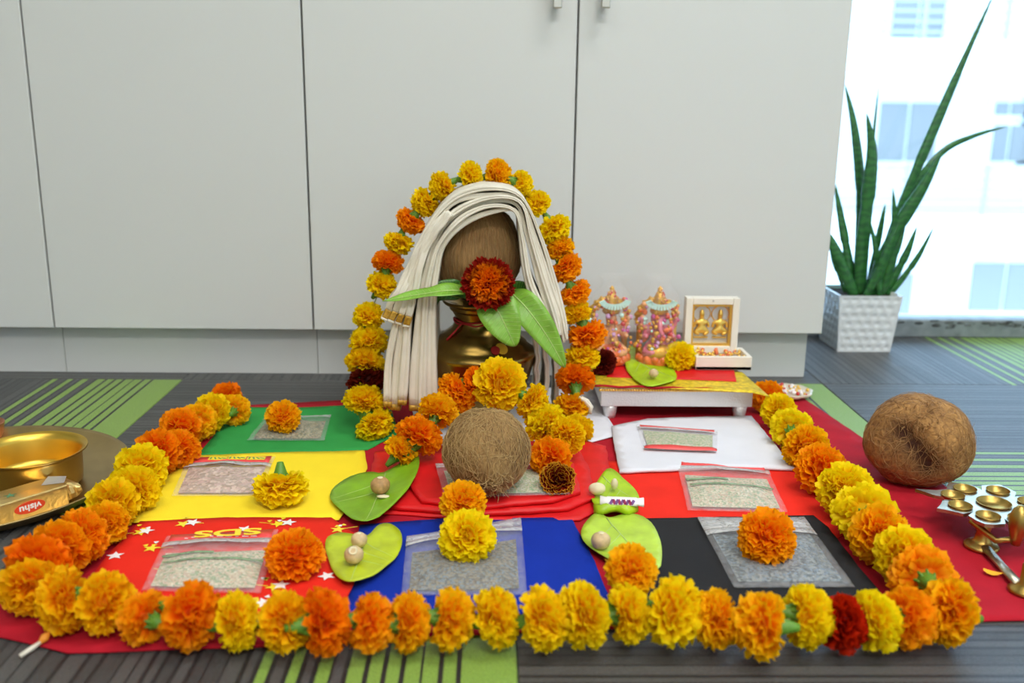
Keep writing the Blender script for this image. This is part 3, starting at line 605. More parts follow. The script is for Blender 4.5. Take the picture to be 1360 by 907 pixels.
def put_flower(root, pos, axis, rad, col, me, rnd, calyx=True, top=None):
    o = bpy.data.objects.new('marigold', me); C.objects.link(o); o.parent = root
    o.location = Vector(pos)-(root.location if root else Vector()); q = Vector(axis).to_track_quat('Z', 'Y') @ Quaternion((0, 0, 1), rnd.uniform(0, 6.28))
    o.rotation_mode = 'QUATERNION'; o.rotation_quaternion = q; o.scale = (rad*rnd.uniform(.96, 1.04), rad*rnd.uniform(.96, 1.04), rad)
    o.material_slots[0].link = 'OBJECT'; o.material_slots[0].material = PM[col]
    if calyx: c_ = link('calyx', calyx_me, o)
    return o
def garland(label, fl, group=None, name='marigold_garland', seed=0, axis_flip=1, cat='garland', thick=1.0):
    """fl: (pos, radius, colour, [axis])"""
    rnd = random.Random(seed); c = fl[len(fl)//2][0].copy(); c.z = min(f[0].z for f in fl); t = thing(name, label, cat, c, group)
    n = len(fl)
    for i, f in enumerate(fl):
        p, r, col = f[:3]; ax = f[3] if len(f) > 3 and f[3] else (fl[min(i+1, n-1)][0]-fl[max(i-1, 0)][0])*axis_flip
        ax = Vector(ax).normalized()+Vector([rnd.uniform(-.28, .28) for _ in range(3)])
        if len(f) <= 3 and rnd.random() < .3: ax = -ax
        put_flower(t, p, ax, r, col, FM[rnd.randrange(4)], rnd)
    mb = MB(); mb.tube([f[0] for f in fl], .0009, 5); mb.build('string', m_string, t, org=c)
    return t
# front garland
rows = [(88,797,95,'G'),(140,800,90,'G'),(193,820,80,'O'),(252,817,98,'O'),(312,825,82,'Y'),(377,826,90,'G'),(428,827,100,'D'),(490,827,84,'O'),(540,826,84,'G'),(597,822,88,'G'),(657,820,86,'Y'),(720,822,92,'Y'),(775,816,95,'Y'),
        (832,815,85,'Y'),(893,812,100,'Y'),(952,822,86,'G'),(1013,830,96,'G'),(1070,818,92,'Y'),(1118,828,82,'R'),(1160,825,86,'Y'),(1205,820,86,'O'),(1262,812,92,'G')]
fl = []
for x, y, d, c in rows:
    z = .026; p = P(x, y, z); r = d*mpp(p)/2*.97; z = r*.93+.004; p = P(x, y, z); fl.append((p, r, c))
fg = garland('long marigold garland along the front edge of the altar, yellow and orange', fl, seed=1)
def side(rows, label, seed, z0=.004, **k):
    fl = []
    for r_ in rows:
        x, y, d, c = r_[:4]; p = P(x, y, .026); r = d*mpp(p)/2*1.06; z = r*.9+z0+(r_[4] if len(r_) > 4 else 0); fl.append((P(x, y, z), r, c))
    return garland(label, fl, seed=seed, **k)
side([(300,530,46,'D'),(311,545,42,'G'),(282,547,50,'Y'),(262,560,52,'G'),(240,570,56,'O'),(237,596,54,'O'),(210,600,62,'O'),(187,622,66,'Y'),(178,650,66,'Y'),(150,668,68,'Y'),(140,695,62,'G'),(108,712,74,'O'),(80,728,80,'O'),(52,752,86,'D'),(40,778,80,'G')],
     'marigold garland along the left side, orange ending in rusty flowers', 2)
side([(1018,527,44,'O'),(1034,547,48,'Y'),(1052,570,56,'Y'),(1070,594,60,'G'),(1090,622,68,'O'),(1122,652,74,'Y'),(1148,682,80,'Y'),(1166,710,78,'G'),(1200,738,80,'Y'),(1226,768,84,'O')],
     'marigold garland along the right side beside the crimson strip', 3)
# arch garland over the pot
arch = [(497,563,60,'Y',1.165),(484,533,58,'Y',1.18),(487,506,54,'M',1.20),(485,483,58,'Y',1.21),(490,455,56,'Y',1.22),(489,421,46,'Y',1.225),(507,380,44,'Y',1.23),(515,350,44,'O',1.235),(530,321,42,'Y',1.24),(546,293,42,'O',1.245),(566,268,44,'Y',1.25),(590,248,46,'Y',1.25),(624,235,44,'Y',1.25),(660,233,46,'G',1.25),(690,245,42,'Y',1.25),(713,271,42,'Y',1.25),(735,303,52,'Y',1.245),(744,330,40,'G',1.24),(751,355,50,'O',1.235),(763,388,46,'O',1.23),(766,417,42,'Y',1.225),(780,443,56,'O',1.22),(774,473,52,'Y',1.21),(764,505,56,'D',1.195),(760,538,52,'G',1.18),(765,573,54,'Y',1.15)]
fl = [(PY(x, y, Y), d*mpp((0, Y, .2))/2, c) for x, y, d, c, Y in arch]
garland('tall marigold arch over the brass pot and draped coconut', fl, seed=4)
# maroon blossoms behind the arch beside the stool
# small garland round the front coconut
sm_ = [(532,600,52,'G',.030),(556,580,68,'O',.046),(582,546,56,'G',.066),(608,520,62,'O',.082),(634,508,46,'D',.094),(664,510,76,'Y',.096),(706,532,52,'Y',.080),(724,562,62,'Y',.055),(752,578,56,'Y',.045),(731,607,60,'O',.036)]
fl = []
for x, y, d, c, z in sm_: p = P(x, y, z); fl.append((p, d*mpp(p)/2, c) + (((0, -.9, .5),) if (x in (664,)) else ()))
garland('short marigold garland curving round the front coconut', fl, seed=5)
TZ_ = PY(900, 516, 1.238).z+.004
def loose(label, x, y, dpx, col, z0, axis=(0, -.25, 1), me=None, cal=True, sq=1.0, Y=None, name='loose_marigold'):
    rnd = random.Random(int(x)); p = P(x, y, z0+.02); r = dpx*mpp(p)/2; p = P(x, y, z0+r*.62) if Y is None else PY(x, y, Y)
    t = thing(name, label, 'flower', (p.x, p.y, z0 if Y is None else p.z)); o = put_flower(t, p, axis, r, col, me or FL[int(x) % 3], rnd, cal); o.name = 'bloom'; return t
loose('golden marigold on the packet on the green cloth', 376, 554, 50, 'G', .013, (0, -.5, .8))
loose('yellow marigold turned upside down, green stem up, on the yellow cloth', 373, 645, 74, 'Y', .008, (.05, -.30, -1), me=FM[0]).children[0].children[0].scale.z = .85
loose('orange marigold on the printed red cloth beside the lettered packet', 391, 738, 80, 'O', .008, (0, -.25, 1))
loose('orange marigold on the silvery packet on the charcoal cloth', 1018, 713, 80, 'O', .013, (0, -.75, .7))
loose('golden marigold leaning on the bottom of the front coconut', 615, 668, 66, 'G', .017, (0, -.6, .7))
loose('yellow marigold with green bract, in front of the coconut on the blue cloth packet', 620, 713, 78, 'Y', .013, (0, -.8, .6))
loose('lone golden marigold rising behind the front garland beside the broad leaf', 838, 758, 76, 'G', .028, (0, -.6, .8))
loose('dark maroon marigold with gold petal edges on the folded red cloth', 741, 637, 50, 'E', .017, (.2, -.9, .5), me=FM[1])
loose('crimson marigold with bright orange centre on the pot mouth against the draped coconut', 648, 377, 62, 'C', .15, (.05, -1, .30), me=FX, Y=1.150, cal=False)
loose('dark maroon blossom at the left end of the silver stool', 800, 482, 40, 'M', TZ_, (0, -.8, .5))
mb = MB(); mb.tube([(0,0,-.006), (.001,-.002,.004), (.002,-.004,.010)], [.004, .0045, .0008], 8, flat=.5)
tag(mb.build('green_bract', m_calyx, loc=PY(621, 690, P(620, 713, .02).y+.004)), 'small green bract between the two stacked yellow marigolds', 'leaf')
# ------------------------------------------------------------------ coconuts
def coconut(label, c, rx, rz_, mat_, seed, fib=600, squash=1, dark_dir=None, taper=0, tuft=None, fcol=None, wild=.1, root_z=None, fr_=.00026, dsz=.34):
    t = thing('coconut', label, 'coconut', (c.x, c.y, root_z if root_z is not None else c.z-rz_)); o_ = t.location.copy()
    mb = MB(); mb.ball((0, 0, 0), 1, 72, 48); vs = []; dk = []
    dd = [Vector(d).normalized() for d in (dark_dir or [])]
    def surf(v):
        v = v.normalized(); a = math.atan2(v.y, v.x); k = 1+.03*math.cos(3*a+seed)*(1-v.z*v.z)+.05*noise.noise(v*1.7+Vector((seed, 0, 0)))+.015*noise.noise(v*6+Vector((0, seed, 0)))+.006*noise.noise(v*22)
        k *= 1-taper*v.z
        s = 0
        for d in dd:
            g = math.exp(-((v-d).length/dsz)**2); k -= .09*g; s = max(s, g)
        return Vector((v.x*rx*k, v.y*rx*k*squash, v.z*rz_*k)), s
    for v in mb.v:
        q, s = surf(Vector(v)); vs.append(tuple(q+c-o_)); dk.append(min(1, s*1.1))
    mb.v = vs; mb.at = {'dark': dk}; mb.build('shell', mat_, t)
    rnd = random.Random(seed); fb = MB()
    for i in range(fib):
        d = Vector((rnd.gauss(0, 1), rnd.gauss(0, 1), rnd.gauss(0, .8))).normalized()
        if d.y > .45: continue
        tan = Vector((0, 0, 1)).cross(d); 
        if tan.length < .05: continue
        mer = d.cross(tan).normalized(); mer.rotate(Quaternion(d, rnd.gauss(0, wild*2.2))); L_ = rnd.uniform(.3, 1.1); pts = []
        for k in range(7):
            s = k/6; v = d+mer*(L_*(s-.5))+Vector([rnd.uniform(-1, 1)*wild*.12 for _ in range(3)]); q, _ = surf(v); nrm = q.normalized()
            off = .0003+.0016*math.sin(PI*s)*rnd.random() + (.004*s*s if rnd.random() < .0 else 0)
            pts.append(q+nrm*off+c-o_)
        if rnd.random() < .10: pts[-1] += (pts[-1]-(c-o_)).normalized()*rnd.uniform(.001, .006)
        fb.tube(pts, [.00015]+[fr_]*5+[.0001], 3, cap=False)
    if tuft:
        td = Vector(tuft).normalized(); q0, _ = surf(td)
        for i in range(90):
            a = Vector([rnd.gauss(0, .22) for _ in range(3)]); q, _ = surf(td+a); e_ = Vector([rnd.gauss(0, 1) for _ in range(3)]).normalized()*rnd.uniform(.004, .012)
            n_ = q.normalized()*.004; fb.tube([q+c-o_, q+n_+e_*.4+c-o_, q+n_*.9+e_+c-o_], [.0004, .0004, .0001], 3, cap=False)
    f = fb.build('husk_fibre', fcol or m_fib, t); f['kind'] = 'stuff'; return t
m_fib = mat('coir_fibre', (.42, .26, .10), .7); m_fibL = mat('pale_coir_fibre', (.52, .34, .135), .7); m_fibD = mat('brown_coir_fibre', (.38, .20, .07), .7)
cm1 = fibre_mat('draped_coconut_husk', (.40, .23, .09), (.20, .10, .035), (1, 1, .10))
cm2 = fibre_mat('front_coconut_husk', (.40, .24, .09), (.13, .065, .022), (1, .5, .4))
cm3 = fibre_mat('right_coconut_husk', (.48, .25, .08), (.17, .08, .028), (.5, .5, .5))
KY = 1.225
kc = PY(636, 337, KY); coconut('tall brown coconut standing on the brass pot under the white drape', kc, .054, .066, cm1, 2, 900, wild=.05, taper=-.02)
c = P(646, 599, .0175+.045); coconut('hairy round coconut encircled by the small garland at the centre front', c, 57*mpp(c), 56*mpp(c), cm2, 5, 620, wild=.32, fcol=m_fibL, fr_=.00027, tuft=(.1, -.8, -.5), root_z=.0165)
c = P(1220, 584, .055); r = 69*mpp(c); c = P(1220, 584, r*.88); coconut('large bare coconut resting on the crimson cloth at the right', c, r, r*.90, cm3, 9, 380, squash=.92, wild=.35, dark_dir=[(-.68, -.72, .45), (-.47, -.83, .2), (-.30, -.92, -.02), (-.14, -1.0, -.28)], tuft=(-.38, -.76, .66), dsz=.30, fcol=m_fibD, root_z=.003)
# ------------------------------------------------------------------ brass pot (kalash)
kp = PY(638, 468, KY); KX = kp.x; kr = mpp((0, KY, .1))
def zy(y): return PY(638, y, KY).z
t = thing('brass_pot', 'rounded brass ritual pot with mango leaves in its mouth', 'pot', (KX, KY, .0048)); o_ = t.location.copy()
prof = [(38, None, .0), (40, None, .004), (34, None, .008), (44, None, .020), (58, None, .045), (68, None, .072), (73, zy(470), 0), (74.5, zy(466), 0), (73, zy(463), 0), (66, zy(458), 0), (62, zy(455), 0), (61, zy(452), 0), (52, zy(444), 0), (44, zy(438), 0), (37, zy(432), 0), (34, zy(425), 0), (34, zy(418), 0), (37, zy(413), 0), (37, zy(411), 0), (40, zy(410), 0), (41, zy(408), 0), (40, zy(406), 0), (48, zy(402), 0), (50, zy(399), 0), (49, zy(397.5), 0), (44, zy(398), 0), (32, zy(404), 0), (30, zy(425), 0)]
mb = MB(); mb.lathe([(a*kr, (b if b is not None else .0048+z)-.0048) for a, b, z in prof], 80, cap=False); mb.build('body', m_brassD, t)
def on_pot(ang, zz, r_): return Vector((r_*math.sin(ang), -r_*math.cos(ang), zz))
mb = MB(); 
zt_ = zy(425)-.0048
mb.tube([on_pot(a*.1, zt_+.001*math.sin(a*.8), 35.2*kr) for a in range(-20, 43)], .0011, 6); mb.tube([on_pot(a*.1, zt_+.003+.001*math.sin(a*.5+1), 35.2*kr) for a in range(-20, 43)], .0011, 6)
mb.tube([on_pot(-.75, zt_, 36.5*kr), on_pot(-.85, zt_-.008, 42*kr), on_pot(-.95, zt_-.020, 53*kr)], [.0011, .0011, .0016], 6)
mb.build('red_thread', mat('red_thread', (.40, .01, .015), .7), t)
m_kum = mat('vermilion', (.35, .012, .008), .9); m_tur = mat('turmeric', (.75, .42, .02), .9)
pr_ = [((b if b is not None else .0048+z)-.0048, a*kr) for a, b, z in prof[:21]]
def prad(z):
    for (z0, r0), (z1, r1) in zip(pr_, pr_[1:]):
        if min(z0, z1) <= z <= max(z0, z1) and z1 != z0: return r0+(r1-r0)*(z-z0)/(z1-z0)
    return .05
for nm, mm, r_, px_, dz in (('turmeric_mark', m_tur, .0085, (666, 463), .0), ('vermilion_mark', m_kum, .0062, (658, 466), .0008)):
    yy = 1.165
    for _ in range(6): q = PY(px_[0], px_[1], yy); rr_ = prad(q.z-.0048); yy = KY-math.sqrt(max(0, rr_*rr_-(q.x-KX)**2))
    sl = math.atan2(prad(q.z-.0048-.003)-prad(q.z-.0048+.003), .006); mb = MB(); mb.ball((0, 0, 0), r_, 14, 8, sc=(1, .14, 1)); az = math.asin(max(-1, min(1, (q.x-KX)/rr_)))
    o = mb.build(nm, mm, t, loc=q-o_+Vector((math.sin(az)*.0005, -math.cos(az)*.0005, dz))); o.rotation_euler = (-sl, 0, az)
# mango leaves
def mango(label, pts, w_, nrm, m, fold=.25, name='mango_leaf'):
    """pts: vein points in world space; nrm: facing direction of the blade"""
    K = 16; P3 = []
    for i in range(K+1):
        s = i/K*(len(pts)-1); k = min(int(s), len(pts)-2); f = s-k
        p0 = pts[max(k-1, 0)]; p1 = pts[k]; p2 = pts[k+1]; p3 = pts[min(k+2, len(pts)-1)]
        P3.append(.5*((2*p1)+(p2-p0)*f+(2*p0-5*p1+4*p2-p3)*f*f+(3*p1-3*p2+p3-p0)*f**3))
    c = P3[0]; t = thing(name, label, 'leaf', c); mb = MB(); vs = []; nrm = Vector(nrm).normalized(); W_ = 7
    for i, p in enumerate(P3):
        s = i/K; tg = (P3[min(i+1, K)]-P3[max(i-1, 0)]).normalized(); sd = tg.cross(nrm).normalized(); nn = sd.cross(tg).normalized()
        hw = w_*.5*(max(0, math.sin(PI*min(1, s*.97+.02)**.72)))**.8+.0004
        for j in range(W_):
            q = (j/(W_-1)-.5)*2; vs.append(p+sd*hw*q+nn*(fold*hw*abs(q)+.0012*math.sin(s*16+q*2)*abs(q))-c)
    mb.add(vs, [(i*W_+j, i*W_+j+1, (i+1)*W_+j+1, (i+1)*W_+j) for i in range(K) for j in range(W_-1)])
    o = mb.build('blade', m, t); sm = o.modifiers.new('s', 'SOLIDIFY'); sm.thickness = .0005
    mb = MB(); mb.tube([p-c+nrm*.0006 for p in P3], [.0009*(1-.7*i/K) for i in range(K+1)], 6)
    for i in range(2, K-2):
        tg = (P3[i+1]-P3[i-1]).normalized(); sd = tg.cross(nrm).normalized(); nn = sd.cross(tg).normalized(); hw = w_*.5*math.sin(PI*(i/K*.97+.02)**.72)**.8*.85
        for s_ in (-1, 1): mb.tube([P3[i]-c+nrm*.0005, P3[i]-c+sd*s_*hw*.55+tg*hw*.25+nn*(fold*hw*.55+.0004), P3[i]-c+sd*s_*hw+tg*hw*.5+nn*(fold*hw+.0004)], .00018, 4)
    mb.build('vein', m_rib if m is m_mango else m_mango, t); return t
mango('bright mango leaf hanging straight down the front of the pot', [PY(650, 392, 1.168), PY(660, 410, 1.150), PY(673, 436, 1.141), PY(684, 460, 1.140)], .049, (0, -1, .35), m_mango)
mango('long bright mango leaf slanting right across the white drape', [PY(680, 390, 1.168), PY(700, 410, 1.150), PY(727, 447, 1.143), PY(750, 488, 1.140)], .037, (0, -1, .3), m_mango)
mango('narrow mango leaf reaching left over the drape edge', [PY(640, 390, 1.17), PY(600, 386, 1.150), PY(560, 391, 1.142), PY(508, 400, 1.138)], .022, (.1, -.45, .9), m_mango)
mango('dark mango leaf behind the crimson flower, left side', [PY(625, 392, 1.18), PY(605, 383, 1.172), PY(588, 381, 1.168), PY(568, 388, 1.165)], .020, (0, -1, .4), m_mangoD)
mango('dark mango leaf tucked at the right of the crimson flower', [PY(655, 396, 1.185), PY(680, 386, 1.178), PY(696, 384, 1.172), PY(706, 392, 1.168)], .022, (0, -1, .2), m_mangoD)
mango('dark mango leaf hanging inside the left fold of the drape', [PY(610, 395, 1.185), PY(582, 392, 1.182), PY(570, 415, 1.18), PY(566, 455, 1.178)], .014, (.5, -1, 0), m_mangoD)
# ------------------------------------------------------------------ draped cotton cloth
outer = [(513, 540), (517, 480), (531, 405), (546, 348), (567, 303), (602, 263), (650, 251), (692, 263), (715, 312), (734, 372), (749, 425), (751, 452)]
inner = [(574, 548), (571, 480), (573, 410), (578, 362), (586, 325), (612, 300), (650, 281), (682, 281), (690, 318), (699, 368), (716, 410), (735, 448)]
t = thing('cotton_drape', 'folded off-white cotton cloth with gold border draped over the tall coconut', 'cloth', PY(545, 545, 1.20)); o_ = t.location.copy()
def catmull(pts, n):
    out = []
    for i in range(n+1):
        s = i/n*(len(pts)-1); k = min(int(s), len(pts)-2); f = s-k
        p0 = pts[max(k-1, 0)]; p1 = pts[k]; p2 = pts[k+1]; p3 = pts[min(k+2, len(pts)-1)]
        out.append(.5*((2*p1)+(p2-p0)*f+(2*p0-5*p1+4*p2-p3)*f*f+(3*p1-3*p2+p3-p0)*f**3))
    return out
def fold(px, Yf, Yb, th, seed, gold=(0, 0), ths=None):
    """one pleat: a flattened closed section swept along a path in the X-Z plane"""
    N_ = 60; path = catmull([PY(x, y, Yf) for x, y in px], N_); rnd = random.Random(seed)
    i0 = int(gold[0]*N_); i1 = N_-int(gold[1]*N_)
    nq = rnd.uniform(-.15, .15)
    prof = [(-.93, -1), (-.985, -.9), (-1, -.6), (-.995, -.2+nq), (-.978, -.04+nq), (-.978, .04+nq), (-.99, .2+nq), (-.99, .65), (-.975, .92), (-.92, 1), (.95, 1), (1, .5), (1, -.5), (.95, -1)]; K = len(prof)
    def sweep(a0, a1, m, nm):
        mb = MB(); vs = []; n = a1-a0+1
        for i in range(a0, a1+1):
            p = path[i]; tg = (path[min(i+1, N_)]-path[max(i-1, 0)]).normalized(); nr = Vector((-tg.z, 0, tg.x))
            wob = .0024*noise.noise(Vector((i*.14, seed*3.1, 0))); yw = .004*noise.noise(Vector((i*.09, seed*1.7, 5)))
            for (u, v) in prof:
                y_ = Yf+yw+(Yb-Yf)*(.5+.5*u); tt = (ths[i] if ths else th)*(1+.2*noise.noise(Vector((i*.11, seed, 9))))
                vs.append(Vector((p.x, y_, p.z))+nr*(wob+v*tt*.5+.0015*noise.noise(Vector((y_*60, i*.07, seed))))-o_)
        F_ = [(i*K+k, i*K+(k+1) % K, (i+1)*K+(k+1) % K, (i+1)*K+k) for i in range(n-1) for k in range(K)]
        F_ += [tuple(range(K))[::-1], tuple((n-1)*K+k for k in range(K))]; mb.add(vs, F_); mb.build(nm, m, t)
    tp = 2 if seed in (30, 31, 32, 33) else 0
    if tp: sweep(0, tp, m_cotton, 'cut_edge')
    if i0: sweep(tp, i0, m_cgold, 'gold_border')
    sweep(i0, i1, m_cotton, 'pleat')
    if i1 < N_: sweep(i1, N_, m_cgold, 'gold_border')
NL = 6
PO = catmull([PY(x, y, 1.158) for x, y in outer], 60); PI_ = catmull([PY(x, y, 1.158) for x, y in inner], 60)
THS = [(a-b_).length/(NL-1)*1.02 for a, b_ in zip(PO, PI_)]
for k in range(NL):
    s = k/(NL-1); px = []
    for i, (a, b_) in enumerate(zip(outer, inner)):
        ss = s
        if i < 3: ss = s*.90 if s < .5 else .10+s*.90           # gap between the two hanging groups
        px.append((a[0]+(b_[0]-a[0])*ss, a[1]+(b_[1]-a[1])*ss + (6*math.sin(k*2.1) if i in (0, 11) else 0)))
    rj = random.Random(k*7); px = [(x+rj.uniform(-2, 2), y+rj.uniform(-2, 2)) for x, y in px]
    fold(px, 1.158+.004*math.sin(k*2.6), 1.262, 0, k+1, gold=(.028, 0), ths=[q*(1.0+.22*(k % 2)) for q in THS])
for k in range(4):   # short bunch with gold ends
    s = k/3; px = [(509+s*30, 425+10*s), (521+s*24, 400+6*s), (536+s*18, 372), (553+s*10, 335), (572+s*8, 306), (592+s*6, 284)]
    fold(px, 1.1535-.002*k, 1.19, .0085, 30+k, gold=(.13, 0))
for k, px in enumerate([[(712, 548), (714, 500), (712, 460), (706, 420)], [(722, 552), (726, 500), (722, 450), (710, 405)], [(738, 548), (740, 505), (734, 460), (716, 400)]]):
    fold(px, 1.205+.01*k, 1.30, .0065, 50+k)
mb = MB(); 
for k in range(2): mb.tube([PY(x, y, 1.17+.004*k)-o_ for x, y in [(768+k*4, 528), (776+k*4, 532), (783+k*2, 540), (783, 549)]], [.0035, .0035, .0035, .003], 10, flat=.6)
mb.build('rolled_corner', m_cotton, t)
# ------------------------------------------------------------------ silver stool with brocade cloth
SY = 1.238; a = P(806, 562, .005); SX0 = PY(797, 520, SY).x; SX1 = PY(1003, 520, SY).x; ztp = PY(900, 516, SY).z; SB = 1.415; zap = PY(900, 541, SY).z
t = thing('silver_stool', 'low embossed silver stool with gold trim under the figurines', 'stool', ((SX0+SX1)/2, (SY+SB)/2, .003)); o_ = t.location.copy()
mb = MB(); mb.box(((SX0+SX1)/2, (SY+SB)/2, ztp-.003), (SX1-SX0, SB-SY, .006)); mb.build('top_board', m_silver, t, False, bevel=.001, org=o_)
mb = MB(); cx_ = (SX0+SX1)/2
mb.box((cx_, SY+.006, (ztp-.006+zap)/2), (SX1-SX0-.004, .006, ztp-.006-zap)); mb.box((cx_, SB-.006, (ztp-.006+zap)/2), (SX1-SX0-.004, .006, ztp-.006-zap))
mb.box((SX0+.005, (SY+SB)/2, (ztp-.006+zap)/2), (.006, SB-SY-.02, ztp-.006-zap)); mb.box((SX1-.005, (SY+SB)/2, (ztp-.006+zap)/2), (.006, SB-SY-.02, ztp-.006-zap))
mb.build('apron', m_silver, t, False, bevel=.0008, org=o_)
for sx_ in (SX0+.016, SX1-.016):
    for sy_ in (SY+.014, SB-.014):
        mb = MB(); mb.lathe([(.008, .003), (.0088, zap*.4), (.0095, zap*.6), (.011, zap+.003)], 12, c=(sx_, sy_, 0)); mb.build('leg', m_silver, t, org=o_)
mb = MB(); rnd = random.Random(4); x = SX0
while x < SX1: mb.ball((x, SY-.0005, ztp-.0025), .0022, 8, 6); x += .0036
o = mb.build('gold_trim', m_gold, t, org=o_); o['kind'] = 'stuff'
# brocade cloth on top
zc = ztp+.0022
bt_ = thing('brocade_cloth', 'red cloth with broad yellow brocade border on the silver stool', 'cloth', (cx_, (SY+SB)/2, ztp)); ob = bt_.location.copy()
bo = [(787, 499), (800, 486), (985, 492), (1022, 524), (1000, 519), (900, 513.5), (788, 511)]
inn = [(806, 484), (962, 488), (977, 505), (812, 500)]
def bsheet(pts, z, m, nm, th, seed, step=.01):
    pp = px2(pts, z); hf = lambda x, y, e_: z+.0006*nz(x, y, 30, seed); link(nm, sheet_mesh(nm, pp, step, th, hf, m, .0003, seed, ob), bt_)
bsheet([(x, y+2) for x, y in bo], zc, m_ybord, 'border', .0012, 2)
bsheet([(812, 470), (970, 472), (978, 506), (806, 500)], zc+.0012, m_redf, 'red_field', .0008, 3)
mb = MB(); a, b_ = PY(790, 511, SY-.004), PY(985, 516, SY-.004); n = 30; vs = []
for i in range(n+1): p = a.lerp(b_, i/n); dz = .0008*math.sin(i*.9); vs += [p+Vector((0, 0, .000+dz))-ob, p+Vector((0, -.001, -.0028+dz))-ob]
mb.add(vs, [(2*i, 2*i+1, 2*i+3, 2*i+2) for i in range(n)]); o = mb.build('red_hem', m_crimson, bt_); sm = o.modifiers.new('s', 'SOLIDIFY'); sm.thickness = .001
TZ = zc+.002
# leaf, nut and marigold on the stool
le, hfe = flat_leaf('lime betel leaf with a nut on the front edge of the stool cloth', [(829, 488), (830, 474), (838, 468), (856, 474), (880, 484), (897, 492), (900, 506), (880, 512), (858, 516), (840, 504)], TZ, m_betelF, .003, 7, [(832, 478), (896, 504)], tilt=(-.05, .10))
nut('small tan nut on the lime leaf at the stool edge', 868, 496, 6.5, TZ+.004, m_nutL)
loose('bright yellow marigold on the stool between a figurine and the white box', 903, 474, 46, 'Y', TZ, (0, -.7, .7))
def px_flower_cluster(): pass
# ------------------------------------------------------------------ figurines
m_skin = mat('painted_pink', (.68, .17, .24), .35, nscale=120, namt=.25, coat=.4); m_or = mat('painted_orange', (.85, .16, .03), .35, coat=.4, nscale=90, namt=.3)
m_peach = mat('painted_peach', (.78, .36, .15), .4, coat=.3, nscale=120, namt=.25); m_mag = mat('magenta_bead', (.55, .06, .30), .3, coat=.5); m_teal = mat('mirror_teal', (.62, .92, .88), .2, .2)
m_lil = mat('lilac_bead', (.65, .35, .65), .3, coat=.5); m_redb = mat('red_bead', (.6, .02, .02), .3, coat=.5); m_gp = mat('gold_paint', (.68, .36, .04), .35, .5, bump=.6, bscale=400)
def skin_body(name, edges, joints, m, parent, scale=1):
    me = bpy.data.meshes.new(name); me.from_pydata([tuple(Vector(j[0])*scale) for j in joints], edges, []); me.materials.append(m)
    o = link(name, me, parent); sk = o.modifiers.new('skin', 'SKIN'); me.skin_vertices.new() if not me.skin_vertices else None
    for i, j in enumerate(joints): r_ = j[1]*scale; me.skin_vertices[0].data[i].radius = (r_, r_)
    me.skin_vertices[0].data[0].use_root = True; sk.use_smooth_shade = True; o.modifiers.new('sub', 'SUBSURF').levels = 1; o.modifiers['sub'].render_levels = 2; return o
